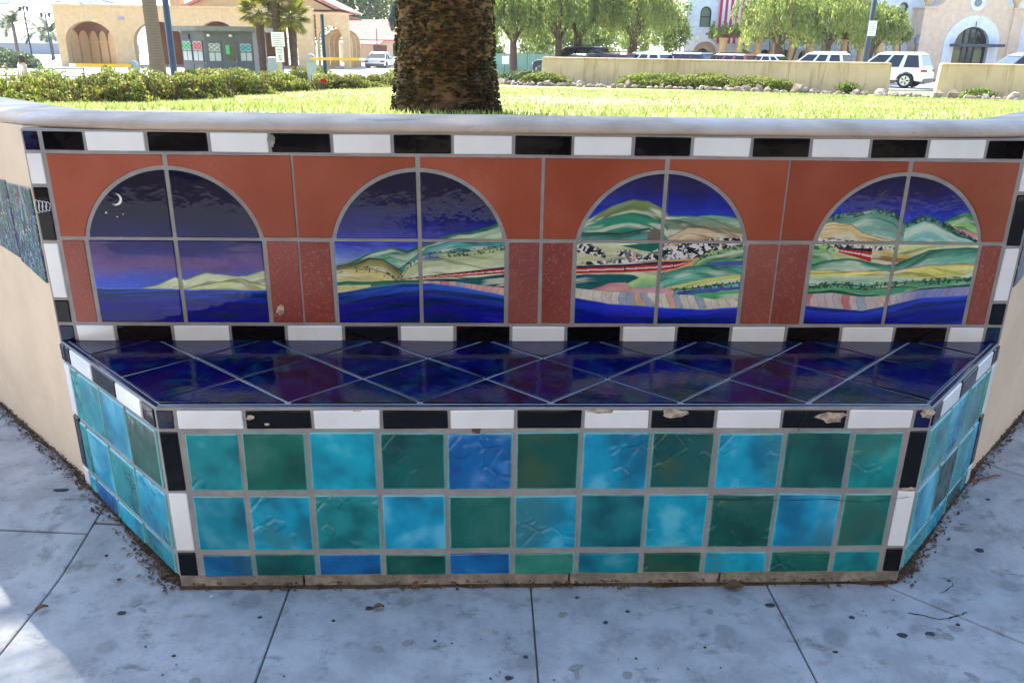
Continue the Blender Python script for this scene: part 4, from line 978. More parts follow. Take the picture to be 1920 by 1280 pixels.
# ================================================================ the big palm behind the bench
TX, TY = -.44, 3.8; tz = .80
palm = root('palm_tree', 'thick palm trunk with dark flaking bark standing behind the planter wall', 'palm tree', (TX, TY, tz))
def mk_bark():
    g = G('palm_bark', .9, .2); p = g.co(); n = g.noise(9, 6, .7, vec=g.vscale(p, 1, 1, 2.4)); n2 = g.noise(40, 5, .7, vec=g.vscale(p, 1, 1, 3))
    a = g.mix(g.ramp(n, .36, .62), C8(146, 112, 80), C8(100, 76, 56)); a = g.mix(g.ramp(n2, .54, .68), a, C8(52, 40, 33)); g.col(a); g.bump(n2, .9, .02); return g.m
M_BARK = mk_bark()
def mk_scale():
    g = G('bark_scale', .85, .25); r = g.geo('Random Per Island'); a = g.mix(r, C8(30, 25, 23), C8(70, 57, 48)); a = g.mix(g.ramp(r, .9, 1), a, C8(120, 104, 92)); g.col(a); g.bump(g.noise(60, 4), .5, .004); return g.m
M_SCALE = mk_scale()
HT = 6.7
rad = lambda z: float(np.interp(z, [0, .12, .35, .7, 1.2, 5, HT], [.40, .375, .345, .33, .325, .31, .33]))
nz, na = 90, 72; vs = []; 
for j in range(nz):
    z = HT*(j/(nz-1))**1.6
    for k in range(na):
        t = 2*math.pi*k/na; q = rad(z)*(.94+.11*float(fbm(np.array(k*.9), np.array(z*9), 5, 3))); vs.append((q*math.cos(t), q*math.sin(t), z-.1))
MB().add(vs, [(j*na+k, j*na+(k+1) % na, (j+1)*na+(k+1) % na, (j+1)*na+k) for j in range(nz-1) for k in range(na)]).build('trunk', M_BARK, palm, smooth=True)
V = []; F = []
for i in range(19000):
    z = random.uniform(-.02, 2.0) if i < 16500 else random.uniform(2, HT-.2); t = random.uniform(0, 6.2832)
    d = .5*float(fbm(np.array(math.cos(t)*2.2+4), np.array(z*2.1+math.sin(t)*2.2), 33, 3))+.55*float(fbm(np.array(t*7.), np.array(z*24.), 35, 2)); edge = 0
    if d < .26+random.random()*.24: continue
    r = rad(z)*1.0; u = Vector((-math.sin(t), math.cos(t), 0)); nn = Vector((math.cos(t), math.sin(t), 0)); w_ = random.uniform(.009, .024); h_ = random.uniform(.004, .010); o_ = random.uniform(.008, .026)*(1.25 if d > .55 else .8)
    c = nn*r+Vector((0, 0, z)); q = lambda: random.uniform(-.004, .004); sl_ = random.uniform(-.4, .4)
    V += [c-u*w_+nn*q()-nn*.008+Vector((0, 0, sl_*w_)), c+u*w_+nn*q()-nn*.008-Vector((0, 0, sl_*w_)), c+u*w_*.7+nn*o_*.7+Vector((0, 0, h_)), c-u*w_*.7+nn*o_*.7+Vector((0, 0, h_)), c+nn*o_+Vector((q(), 0, -h_*.4))]
    k = 5*(len(V)//5-1); F += [(k, k+1, k+4), (k+1, k+2, k+4), (k+2, k+3, k+4), (k+3, k, k+4)]
mesh_np('bark_scales', np.array([tuple(v) for v in V]), np.array(F), M_SCALE, palm, kind='stuff')
# crown of arching fronds, overhead and out of the picture, which shades the bench
def frond_mesh(L_, arch, seed):
    r = random.Random(seed); V = []; F = []; pts = []
    for i in range(25):
        t = i/24; a = 1.05-arch*t**1.1; pts.append(None)
    p = Vector((0, 0, 0)); P = [p.copy()]
    for i in range(24):
        a = 1.0-arch*((i+.5)/24); p = p+Vector((math.cos(a), 0, math.sin(a)))*L_/24; P.append(p.copy())
    for i in range(24):
        w_ = .035*(1-i/26); k = len(V); V += [P[i]+Vector((0, -w_, 0)), P[i]+Vector((0, w_, 0)), P[i+1]+Vector((0, w_, 0)), P[i+1]+Vector((0, -w_, 0))]; F.append((k, k+1, k+2, k+3))
    for i in range(96):
        t = .10+.9*i/96; q = t*24; j = min(int(q), 23); c = P[j].lerp(P[j+1], q-j); d = (P[j+1]-P[j]).normalized()
        l_ = .62*math.sin(math.pi*min(1, t*.85+.12))**.7+.08
        for s_ in (-1, 1):
            e = (d*.55+Vector((0, s_, r.uniform(-.15, .35)))).normalized()*l_*r.uniform(.85, 1.1); nrm = d*.026; k = len(V)
            V += [c-nrm, c+nrm, c+e*.6+nrm*.8+Vector((0, 0, -.03)), c+e+Vector((0, 0, -.16*l_-.03)), c+e*.6-nrm*.8+Vector((0, 0, -.03))]
            F += [(k, k+1, k+2, k+4), (k+4, k+2, k+3, k+3)]
    return V, F
fmesh = []
for k, (L_, ar_) in enumerate(((3.6, 1.35), (3.9, 1.7), (3.8, 2.1))):
    V, F = frond_mesh(L_, ar_, k); me = bpy.data.meshes.new('frond'); me.from_pydata([tuple(v) for v in V], [], [f if len(set(f)) == 4 else f[:3] for f in F]); me.materials.append(M_PALMLEAF); fmesh.append(me)
fr_rng = random.Random(5)
for i in range(96):
    az = (i*2.39996) % 6.28318; el = fr_rng.uniform(-.55, .75)
    o = bpy.data.objects.new('frond', fmesh[i % 3]); link(o, palm); o.location = (0, 0, HT-.25+fr_rng.uniform(-.15, .25))
    o.rotation_euler = (0, el, az); s_ = fr_rng.uniform(.9, 1.1)*(.66 if 2.55 < az < 3.15 and i % 4 else 1); o.scale = (s_, s_, s_)
MB().lathe([(.33, -.2), (.5, .05), (.55, .35), (.3, .8), (.05, 1)], 14, (0, 0, HT-.5)).build('crown_heart', M_BARK, palm, smooth=True)
# ================================================================ building helpers
def arch_mb(x0, x1, z0, z1, ops, y0, y1, seg=16):
    """wall from x0..x1, z0..z1 with openings (centre, half width, sill, spring, rise)"""
    m = MB(); x = x0
    for c, hw, zb, zs, rz in sorted(ops):
        if c-hw > x: m.box(x, c-hw, y0, y1, z0, z1)
        if zb > z0: m.box(c-hw, c+hw, y0, y1, z0, zb)
        P = [(c-hw*math.cos(math.pi*k/seg), zs+rz*math.sin(math.pi*k/seg)) for k in range(seg+1)]
        for a, b in zip(P[:-1], P[1:]): m.prism([a, b, (b[0], z1), (a[0], z1)], y0, y1)
        x = c+hw
    if x < x1: m.box(x, x1, y0, y1, z0, z1)
    return m
def arch_ring(c, hw, zb, zs, rz, wd, y0, y1, seg=16, legs=True):
    m = MB(); o = [(c-(hw+wd)*math.cos(math.pi*k/seg), zs+(rz+wd)*math.sin(math.pi*k/seg)) for k in range(seg+1)]; i_ = [(c-hw*math.cos(math.pi*k/seg), zs+rz*math.sin(math.pi*k/seg)) for k in range(seg+1)]
    for k in range(seg): m.prism([i_[k], i_[k+1], o[k+1], o[k]], y0, y1)
    if legs:
        m.box(c-hw-wd, c-hw, y0, y1, zb, zs); m.box(c+hw, c+hw+wd, y0, y1, zb, zs)
    return m
def arch_pane(c, hw, zb, zs, rz, y0, y1, seg=14):
    return MB().prism([(c-hw, zb)]+[(c-hw*math.cos(math.pi*k/seg), zs+rz*math.sin(math.pi*k/seg)) for k in range(seg+1)]+[(c+hw, zb)], y0, y1)
def fbox(fr, u0, u1, v0, v1, n0, n1, name, mat, parent):
    m = MB(); q = lambda u, v, n: fr.O+fr.U*u+fr.V*v+fr.N*n
    m.add([q(u0, v0, n0), q(u1, v0, n0), q(u1, v1, n0), q(u0, v1, n0), q(u0, v0, n1), q(u1, v0, n1), q(u1, v1, n1), q(u0, v1, n1)], [(3, 2, 1, 0), (4, 5, 6, 7), (0, 1, 5, 4), (1, 2, 6, 5), (2, 3, 7, 6), (3, 0, 4, 7)])
    return m.build(name, mat, parent)
def text(body, size, fr, u, v, n, mat, parent, name='lettering'):
    cu = bpy.data.curves.new('lettering', 'FONT'); cu.body = body; cu.size = size; cu.align_x = 'CENTER'; cu.align_y = 'CENTER'; cu.extrude = .002
    t = bpy.data.objects.new('lettering_tmp', cu); COL.objects.link(t); dg = bpy.context.evaluated_depsgraph_get(); me = bpy.data.meshes.new_from_object(t.evaluated_get(dg)); bpy.data.objects.remove(t)
    me.materials.clear(); me.materials.append(mat); o = bpy.data.objects.new(name, me); link(o, parent); o.matrix_local = fr.mat(u, v, n); return o
M_TAN = mk_stucco('tan_stucco', C8(214, 180, 132), .12); M_TANBR = simple('brown_plaster', C8(132, 90, 62), .85); M_PALE = mk_stucco('pale_stucco', C8(226, 228, 230), .06); M_PORTAL = mk_stucco('portal_stucco', C8(226, 198, 172), .1)
M_DKGREEN = simple('dark_green_paint', C8(26, 48, 52), .45); M_BOOTH = simple('booth_grey', C8(84, 86, 84), .55); M_BOOTHL = simple('booth_roof', C8(112, 112, 104), .6); M_WOOD = simple('pergola_wood', C8(126, 82, 62), .8, .25, 12)
M_WHITEP = simple('white_paint', C8(232, 232, 228), .5, .04); M_YEL = simple('yellow_paint', C8(226, 168, 30), .5); M_GREYM = simple('grey_metal', C8(150, 156, 164), .45, .1, 6, .0); M_POLE = simple('dark_pole', C8(58, 66, 78), .5); M_POLEG = simple('green_pole', C8(26, 52, 44), .5)
M_TILE = simple('terracotta_roof', C8(196, 128, 112), .85, .2, 3); M_CREAM = simple('cream_wall', C8(226, 200, 164), .85, .06, 2); M_DOOR = simple('brown_door', C8(132, 88, 70), .8); M_BLK = simple('black_rubber', C8(22, 22, 24), .8); M_FENCE = simple('green_screen_fence', C8(120, 158, 140), .8, .1, 3); M_TEXT = simple('sign_black', C8(30, 30, 32), .7); M_GREYTXT = simple('sign_grey', C8(150, 152, 150), .7); M_REDK = simple('red_kerb', C8(196, 70, 58), .7)
def mk_glass(name, c, rough=.06):
    g = G(name, rough, .7); g.col(c); return g.m
M_GLASS = mk_glass('dark_glass', C8(26, 30, 36)); M_GLASSG = mk_glass('greenish_glass', C8(120, 134, 110)); M_GLASSB = mk_glass('blue_glass', C8(92, 104, 124)); M_GLASSP = mk_glass('pale_glass', C8(170, 176, 170))
def mk_emit(name, c, e):
    g = G(name, .4); g.col(c); return g.m
M_LAMP = simple('lantern_glass', C8(232, 230, 216), .3)

# ================================================================ arcade building
AZ = -1.0
ar = root('arcade_building', 'tan stucco arcade building with wide arched openings behind the guard booth', 'building', (-24, 68, AZ))
L = lambda x: x+24; Z = lambda z: z-AZ
ops = [(L(-31.95), 1.92, 0, Z(1.12), 1.55), (L(-26.5), 2.0, 0, Z(1.14), 1.58), (L(-21.8), 1.75, 0, Z(1.18), 1.62), (L(-16.95), 1.5, 0, Z(1.3), 1.55)]
arch_mb(L(-34.5), L(-14.15), 0, Z(3.72), ops, 0, .7).build('front_wall', M_TAN, ar)
MB().box(L(-34.58), L(-14.1), -.09, .8, Z(3.722), Z(3.9)).build('parapet', M_TAN, ar)
xs0 = [L(-34.5)]+[q for o_ in ops for q in (o_[0]-o_[1], o_[0]+o_[1])]+[L(-14.15)]
for a, b in zip(xs0[::2], xs0[1::2]): MB().box(a-.05, b+.05, -.06, .76, Z(1.02), Z(1.14)).build('impost_moulding', M_TAN, ar)
arch_mb(L(-14.1), L(-11.5), 0, Z(3.48), [(L(-13.0), 1.0, 0, Z(1.55), 1.05)], 1.2, 1.9).build('end_bay', M_TAN, ar)
MB().box(L(-11.95), L(-11.45), 1.15, 1.95, Z(1.1), Z(1.2)).build('impost_moulding', M_TAN, ar)
MB().box(L(-34.5), L(-11.5), 1.95, 9, Z(3.2), Z(3.4)).build('ceiling', M_TANBR, ar)
MB().box(L(-30), L(-18.4), 9, 9.4, 0, Z(3.4)).build('rear_wall', M_TANBR, ar)
sw = arch_mb(.72, 12, 0, Z(3.18), [], 0, .3)
# side colonnade seen through the first arch: brown wall with tan arched bays
def yz(m): return [(-(y), x, z) for x, y, z in m]
mm = MB().box(L(-34.45), L(-34.15), .72, 12, 0, Z(3.18)); mm.build('side_wall', M_TANBR, ar)
for k in range(6):
    c = 1.9+k*1.75; m = arch_pane(c, .72, 0, Z(1.2), .8, 0, .12); m.v = [(L(-34.15)+y, x, z) for x, y, z in m.v]; m.build('bay_panel', M_TAN, ar)
    m = MB().box(L(-34.15), L(-34.0), c-.86, c+.86, Z(1.05), Z(1.16)); m.build('bay_ledge', M_TAN, ar)
for k in range(3):
    m = arch_ring(L(-12.75)+.0, .8, 0, Z(1.2), .85, .35, 3.2+k*2.4, 3.6+k*2.4); m.build('inner_arch', M_TAN, ar)
for x, z in ((-29.25, 2.9), (-15.1, 2.75)): MB().box(L(x)-.2, L(x)+.2, -.16, 0, Z(z)-.11, Z(z)+.11).build('wall_lamp', M_GREYM, ar, bevel=.02)
MB().prism([(L(-25.5), Z(3.9)), (L(-13.2), Z(3.9)), (L(-18.8), Z(6.6))], 4, 16).build('gable', M_TAN, ar)
MB().prism([(L(-26), Z(3.95)), (L(-25.4), Z(3.95)), (L(-18.8), Z(6.62)), (L(-12.9), Z(3.95)), (L(-12.3), Z(3.95)), (L(-18.8), Z(6.95))], 3.7, 16.3).build('gable_roof', M_TILE, ar)
for x, w_ in ((-28.9, .5), (-26.6, .9)): MB().box(L(x)-w_/2, L(x)+w_/2, 5, 6, Z(3.85), Z(5.2)).build('chimney', M_TAN, ar)
# ================================================================ guard booth
BZ = -.75
bo = root('guard_booth', 'dark grey guard booth with flat roof and lattice windows in front of the arcade', 'booth', (-16, 48, BZ))
plan = [(-2.25, 1.5), (-.42, 0), (2.35, 0), (2.35, 3), (-2.25, 3.2)]
MB().prismz(plan, 0, 2.6).build('body', M_BOOTH, bo)
MB().prismz([(-3.0, 1.2), (-.6, -.75), (2.75, -.75), (2.75, 3.6), (-3.0, 3.7)], 2.6, 2.85).build('roof', M_BOOTHL, bo)
f1 = Frame((-.42, 0, 0), (-1.83, 1.5, 0), (0, 0, 1)); f1 = Frame((-2.25, 1.5, 0), (1.83, -1.5, 0), (0, 0, 1)); f2 = Frame((-.42, 0, 0), (1, 0, 0), (0, 0, 1))
PC = {'g': simple('green_poster', C8(70, 176, 116), .6), 'r': simple('red_poster', C8(214, 84, 84), .6), 'b': simple('blue_poster', C8(92, 132, 200), .6), 't': simple('teal_poster', C8(70, 170, 178), .6)}
def booth_win(fr, u0, u1, v0, v1, art=None, lattice=True):
    w_ = fbox(fr, u0, u1, v0, v1, .0, .05, 'window_frame', M_BOOTHL if False else M_BOOTH, bo); vm = v0+(v1-v0)*.5
    fbox(fr, u0+.06, u1-.06, v0+.06, vm-.03, .03, .056, 'pane', M_GLASSP, w_); fbox(fr, u0+.06, u1-.06, vm+.03, v1-.06, .03, .056, 'pane', M_GLASSP, w_)
    if art: fbox(fr, u0+.1, u1-.1, vm+.08, v1-.14, .05, .062, 'poster', PC[art], w_)
    if lattice:
        m = MB(); A_, B_ = (u0+.06, vm+.03), (u1-.06, v1-.06); q = lambda u, v: fr.O+fr.U*u+fr.V*v+fr.N*.066
        for k in (0, .5):
            for (a, b) in (((A_[0], A_[1]+(B_[1]-A_[1])*k), (A_[0]+(B_[0]-A_[0])*(1-k), B_[1])), ((A_[0]+(B_[0]-A_[0])*k, A_[1]), (B_[0], B_[1]-(B_[1]-A_[1])*k)), ((A_[0], B_[1]-(B_[1]-A_[1])*k), (B_[0]-(B_[0]-A_[0])*k, A_[1])), ((A_[0]+(B_[0]-A_[0])*k, B_[1]), (B_[0], A_[1]+(B_[1]-A_[1])*k))):
                m.tube([q(*a), q(*b)], .012, 4)
        m.build('lattice', M_BOOTH, w_)
    um = (u0+u1)/2; fbox(fr, um-.02, um+.02, v0+.06, vm-.03, .04, .07, 'glazing_bar', M_BOOTH, w_)
booth_win(f1, .12, 1.08, .92, 2.1, 'g'); booth_win(f1, 1.2, 2.2, .92, 2.1, 'r'); booth_win(f2, .18, .95, .92, 2.0); booth_win(f2, 1.98, 2.72, .95, 2.0, 't')
fbox(f1, .2, .95, 2.15, 2.42, 0, .1, 'air_conditioner', M_POLE, bo)
d_ = fbox(f2, 1.05, 1.85, .05, 2.1, 0, .05, 'door', M_BOOTH, bo); fbox(f2, 1.15, 1.75, 1.0, 2.0, .03, .06, 'door_glass', M_GLASS, d_); fbox(f2, 1.2, 1.42, 1.35, 1.85, .05, .064, 'poster', PC['g'], d_); fbox(f2, 1.78, 1.82, .95, 1.05, .05, .11, 'door_handle', M_GREYM, d_)
for a, b in ((.1, 1.1), (1.2, 2.2)): fbox(f1, a, b, .1, .8, 0, .03, 'lower_panel', M_BOOTHL if False else M_BOOTH, bo)
for u in (.25, 1.5): fbox(f2, u, u+.14, 2.3, 2.42, .0, .2, 'wall_light', M_WHITEP, bo)
# ================================================================ trees
def crown_tree(name, label, cat, x, y, z, h, rx_, ry_, rz_, n, size, mat, tr=.18, seed=0, group=None, lean=0, limbs=5, hang=0, zc=None):
    r_ = random.Random(seed); t = root(name, label, cat, (x, y, z), 0, group); zc = zc or h-rz_*.8
    m = MB(); m.tube([(0, 0, -.2), (lean*.3, 0, h*.25), (lean*.7, .1, h*.5), (lean, 0, zc)], [tr*1.25, tr, tr*.85, tr*.4], 8)
    for k in range(limbs):
        a = k*6.28/limbs+r_.random(); m.tube([(lean*.5, 0, h*.36), (lean+rx_*.35*math.cos(a), ry_*.35*math.sin(a), h*.55), (lean+rx_*.7*math.cos(a), ry_*.7*math.sin(a), zc+rz_*.3*r_.uniform(-.5, 1))], [tr*.6, tr*.4, tr*.12], 6)
    m.build('trunk', M_BRANCH, t, smooth=True)
    if hang:
        k = n//45; d = unit(rng.normal(size=(k, 3))); d[:, 2] = np.abs(d[:, 2])*.9-.15; q = fbm(d[:, 0]*2+seed, d[:, 1]*2+d[:, 2]*2, seed, 3); top = d*np.array([rx_, ry_, rz_])*((.55+.75*q)*rng.uniform(.6, 1, k))[:, None]+np.array([lean, 0, zc])
        ln = hang*rng.uniform(.35, 1.15, k); s_ = rng.random((k, 45)); P = np.repeat(top[:, None], 45, 1)
        P[..., 2] -= s_*ln[:, None]; out = (top[:, :2]-np.array([lean, 0])); P[..., :2] += (out*.10)[:, None]*s_[..., None]+rng.normal(0, .09, P[..., :2].shape); P = P.reshape(-1, 3)
        V, F = leaves(P, size, 2.6, np.array([[0, 0, -1.]]))
    else:
        k = max(20, n//160); cc = unit(rng.normal(size=(k, 3)))*rng.random((k, 1))**.45*np.array([rx_, ry_, rz_])+np.array([lean, 0, zc]); rr = rng.uniform(.16, .34, (k, 1))*(rx_+rz_)/2
        P = (cc[:, None]+rng.normal(size=(k, n//k, 3))*.5*rr[:, None]).reshape(-1, 3); V, F = leaves(P, size)
    mesh_np('crown', V, F, mat, t); return t
PT = 'weeping pepper trees by the parking lot'
for i, (x, y, h, rx_, rz_, hang, lean, tr, lab) in enumerate([
    (1.5, 50.5, 6.2, 2.4, 2.3, 2.1, -.1, .22, 'weeping pepper tree right beside the big dark trunk'),
    (4.2, 49.8, 6.6, 2.6, 2.5, 2.2, -.1, .2, 'weeping pepper tree with the leaning slender trunk by the wall end'),
    (5.3, 51, 7, 2.6, 2.6, 2.2, .4, .28, 'weeping pepper tree with a thick dark forked trunk'),
    (8.9, 51.5, 7, 3.0, 2.8, 2.6, .2, .3, 'weeping pepper tree behind the parked dark cars'),
    (18.9, 53, 6.4, 3.3, 2.4, 2.3, -.3, .34, 'large weeping pepper tree in front of the striped flag building'),
    (22.2, 54, 6.4, 3.2, 2.4, 2.3, .3, .2, 'weeping pepper tree in front of the pergola columns'),
    (25.6, 55, 5.2, 1.9, 1.7, 1.6, .2, .15, 'smaller weeping pepper tree next to the sign pole')]):
    crown_tree('pepper_tree', lab, 'tree', x, y, -.75, h, rx_, rx_*.9, rz_, 15000, .075, M_PEPPER, tr, 7*i+1, PT, lean, 5, hang, h-rz_*.75)
crown_tree('leafy_tree', 'bright green leafy tree at the corner of the pale building', 'tree', 12.9, 60, -.75, 5, 1.6, 1.5, 1.9, 9000, .11, M_BRIGHT, .14, 71)
for i, (x, y, h, rx_, rz_, lab, mt) in enumerate([(-25, 116, 12, 5, 5, 'tall grey green tree behind the arcade gable', M_DARKLEAF), (-17.5, 112, 13, 4.6, 5.5, 'tall feathery tree behind the terracotta roof', M_DARKLEAF), (-10.5, 114, 14, 5, 6.2, 'tall pale green tree behind the terracotta roof ridge', M_PEPPER), (-5, 118, 13, 5, 6, 'tall tree behind the big dark trunk', M_DARKLEAF)]):
    crown_tree('tall_tree', lab, 'tree', x, y, -.8, h, rx_, rx_, rz_, 9000, .26, mt, .3, 81+i, 'tall trees behind the roofs', 0, 5, 0, h-rz_)
crown_tree('conifer', 'dark bluish conifer branch tree beside the big trunk', 'tree', -7.2, 78, -.8, 8, 2.1, 2, 3, 7000, .16, M_BLUELEAF, .2, 91, None, 0, 5, 1.0, 4.6)
for i, (x, y, c) in enumerate([(4, 66, 1.2), (9.5, 68, 1.3), (-1.5, 66, 1.1)]): bush('far_bush', x, y, -.75, 3, 1.2, c+.5, ['leafy green bush behind the screen fence', 'broad green bush behind the parked cars', 'green bush between trunk and fence'][i], 'bush', None, 3500, .16, M_BRIGHT if i else M_DARKLEAF, 130+i, 0, 0, .3, False)

# ---------------------------------------------------------------- palms on the left
def mk_ring():
    g = G('ringed_palm_bark', .9, .2); p = g.co(); w_ = g.n('TexWave', bands_direction='Z'); w_.inputs['Scale'].default_value = 2.6; w_.inputs['Distortion'].default_value = 2.2; w_.inputs['Detail'].default_value = 3; g.lk(p, w_.inputs['Vector'])
    a = g.mix(w_.outputs['Fac'], C8(116, 98, 86), C8(128, 108, 94)); g.col(a); g.bump(w_.outputs['Fac'], .5, .03); return g.m
M_RING = mk_ring()
def palm_tree(x, y, z, h, r, label, fr_len, nf=26, group=None, lean=0):
    t = root('palm_tree', label, 'palm tree', (x, y, z), 0, group)
    prof = [(r*1.35, 0), (r*1.15, h*.08), (r, h*.2)]
    MB().tube([(lean*q*q, 0, h*q) for q in np.linspace(0, 1, 12)], [r*(1.35-.35*min(1, q*5)) for q in np.linspace(0, 1, 12)], 14).build('trunk', M_RING, t, smooth=True)
    for k in range(nf):
        o = bpy.data.objects.new('frond', fmesh[k % 3]); link(o, t); o.location = (lean, 0, h-.05); s_ = fr_len/3.8*random.uniform(.9, 1.1); o.scale = (s_, s_, s_); o.rotation_euler = (0, random.uniform(-.5, .7), k*2.4)
palm_tree(-15.45, 38, -.85, 9, .31, 'tall grey ringed palm trunk beside the guard booth', 3.6, 26)
FPG = 'small palms on the far roadside'
for x, y, h, fl, lab in ((-49.6, 90, 3.5, 3.0, 'small palm in front of the hazy hill beside the twin lantern post'), (-47.0, 92, 2.6, 3.2, 'low bushy palm between the twin lantern post and the arcade'), (-45.3, 95, 2.7, 3.0, 'low palm partly behind the arcade corner'), (-48.6, 150, 6.2, 2.6, 'slender palm standing on the hill slope')):
    palm_tree(x if y < 100 else -73, y, -.8, h, .16, lab, fl, 16, FPG)
# fan palms
def fan_mesh(seed):
    r_ = random.Random(seed); V = []; F = []
    V += [Vector((0, -.015, 0)), Vector((0, .015, 0)), Vector((.7, .015, .0)), Vector((.7, -.015, .0))]; F.append((0, 1, 2, 3))
    for k in range(26):
        a = (k/25-.5)*4.4; l_ = .62*(1-.18*abs(a)/2.2)*r_.uniform(.9, 1.1); d = Vector((math.cos(a), math.sin(a), 0)); e = Vector((-d.y, d.x, 0))*.036; c = Vector((.7, 0, 0)); i = len(V)
        V += [c, c+d*l_*.55+e+Vector((0, 0, .03)), c+d*l_+Vector((0, 0, -.1*r_.random())), c+d*l_*.55-e+Vector((0, 0, .01))]; F.append((i, i+1, i+2, i+3))
    me = bpy.data.meshes.new('fan_leaf'); me.from_pydata([tuple(v) for v in V], [], F); me.materials.append(M_FANLEAF); return me
fans = [fan_mesh(k) for k in range(3)]
M_SHAG = simple('shaggy_palm_bark', C8(88, 66, 52), .95, .4, 26)
def fan_palm(x, y, z, h, label):
    t = root('fan_palm', label, 'palm tree', (x, y, z), random.uniform(0, 6), 'fan palms beside the guard booth')
    MB().tube([(0, 0, h*q) for q in np.linspace(0, 1, 10)], [.2, .19, .19, .2, .2, .21, .22, .23, .24, .2], 12).build('trunk', M_SHAG, t, smooth=True)
    m = MB()
    for k in range(520):
        a = random.uniform(0, 6.28); zz = random.uniform(.1, h); c = Vector((.2*math.cos(a), .2*math.sin(a), zz)); nn = Vector((math.cos(a), math.sin(a), 0)); u = Vector((-math.sin(a), math.cos(a), 0)); m.add([c-u*.03, c+u*.03, c+nn*.07+Vector((0, 0, .07))], [(0, 1, 2)])
    m.build('leaf_bases', M_SHAG, t, fix=False)['kind'] = 'stuff'
    for k in range(40):
        o = bpy.data.objects.new('fan_leaf', fans[k % 3]); link(o, t); o.location = (0, 0, h-.1+random.uniform(-.1, .15)); s_ = random.uniform(.85, 1.1); o.scale = (s_,)*3; o.rotation_euler = (random.uniform(-.3, .3), random.uniform(-1.15, .75), k*2.4)
fan_palm(-12.65, 46, -.85, 3.75, 'fan palm next to the guard booth door side'); fan_palm(-11.6, 45.5, -.85, 5.0, 'tallest fan palm behind the speed limit sign'); fan_palm(-10.9, 46, -.85, 3.5, 'fan palm with yellow fan leaves next to the barrier box')
# ================================================================ posts, signs, barriers
def post(name, label, x, y, z, h, r, mat, lamp=None):
    t = root(name, label, 'lamp post' if lamp else 'post', (x, y, z)); MB().lathe([(r*1.6, 0), (r*1.6, .15), (r*1.05, .2), (r*.9, h)], 12).build('pole', mat, t, smooth=True)
    if lamp == 'globe':
        MB().lathe([(.03, 0), (.12, .05), (.17, .35), (.19, .38), (.05, .5), (.02, .6)], 10, (0, 0, h)).build('lantern', M_LAMP, t, smooth=True)
    elif lamp == 'twin':
        MB().box(-.4, .4, -.03, .03, h-.35, h-.29).build('cross_arm', mat, t)
        for s_ in (-.38, .38): MB().lathe([(.04, -.45), (.12, -.35), (.15, -.05), (.05, .05)], 8, (s_, 0, h-.1)).build('lantern', M_POLE, t, smooth=True)
    elif lamp == 'head':
        MB().box(-.12, .75, -.1, .1, h-.03, h+.09).build('lamp_head', mat, t, bevel=.02)
    return t
post('lamp_post', 'dark blue grey lamp post rising out of the hedge', -8.2, 20, lawn_z(-8.2, 20)-.1, 7.4, .082, M_POLE, 'head')
post('lamp_post', 'dark green post next to the grey barrier box', -7.25, 35.5, -.85, 3.3, .085, M_POLEG)
post('lamp_post', 'street lamp with glass lantern in front of the terracotta roof slope', -14.65, 93, -.8, 3.0, .06, M_POLE, 'globe'); post('lamp_post', 'taller street lamp with glass lantern by the gable end', -12.1, 92, -.8, 3.6, .06, M_POLE, 'globe')
post('lamp_post', 'twin lantern street post in front of the hazy hill', -48.2, 90, -.8, 5.3, .075, M_POLE, 'twin'); post('lamp_post', 'twin lantern post at the corner of the arcade', -43.6, 85, -.8, 4.6, .075, M_POLE, 'twin')
t = root('speed_limit_sign', 'white speed limit 5 sign with a notice plate above it', 'sign', (-7.85, 30, -.85)); fs_ = Frame((0, -.05, 0), (1, 0, 0), (0, 0, 1))
MB().lathe([(.03, 0), (.03, 2.5)], 8).build('post', M_GREYM, t); fbox(fs_, -.25, .22, 2.0, 2.5, 0, .02, 'notice_plate', M_WHITEP, t); p_ = fbox(fs_, -.13, .16, 1.46, 1.97, 0, .02, 'speed_plate', M_WHITEP, t)
text('SPEED', .085, fs_, .015, 1.885, .022, M_TEXT, p_); text('LIMIT', .085, fs_, .015, 1.79, .022, M_TEXT, p_); text('5', .27, fs_, .015, 1.6, .022, M_TEXT, p_)
for k in range(6): fbox(fs_, -.2+.02*(k % 2), .17-.03*(k % 3), 2.06+.07*k, 2.085+.07*k, .019, .023, 'printed_line', M_GREYTXT, t)
def barrier(x, y, z, length, s_, zarm, label, tilt=0):
    t = root('gate_barrier', label, 'barrier', (x, y, z)); h = zarm-z+.12
    MB().prism([(-.17, 0), (.17, 0), (.17, h-.12)]+[(.17*math.cos(k*math.pi/8), h-.12+.17*math.sin(k*math.pi/8)) for k in range(9)]+[(-.17, h-.12)], -.15, .15).build('cabinet', M_GREYM, t, bevel=.02)
    a = [(.17*s_, -.22, h-.12), (.17*s_+length*s_, -.22, h-.12+tilt)]; m = MB(); m.box(min(.0, length*s_), max(.0, length*s_), -.24, -.19, h-.19, h-.08); m.build('arm', M_YEL, t)
    MB().box(min(length*s_, (length+.25)*s_), max(length*s_, (length+.25)*s_), -.238, -.192, h-.185, h-.085).build('arm_tip', M_WHITEP, t)
    return t
barrier(-7.52, 34, -.85, 2.05, 1, .69, 'raised yellow barrier arm on a round topped grey cabinet near the dark green post'); barrier(-13.28, 30, -.85, 2.0, -1, .43, 'yellow barrier arm on a grey cabinet in front of the first arch')
for x, y, lab in ((-10.75, 41, 'grey ticket machine beside the speed limit sign'),):
    t = root('ticket_machine', lab, 'machine', (x, y, -.85)); MB().prism([(-.3, 0), (.3, 0), (.3, 1.25), (.1, 1.45), (-.3, 1.45)], -.25, .25).build('housing', M_GREYM, t, bevel=.03); MB().box(.18, .28, -.27, -.25, .5, 1.2).build('yellow_stripe', M_YEL, t)
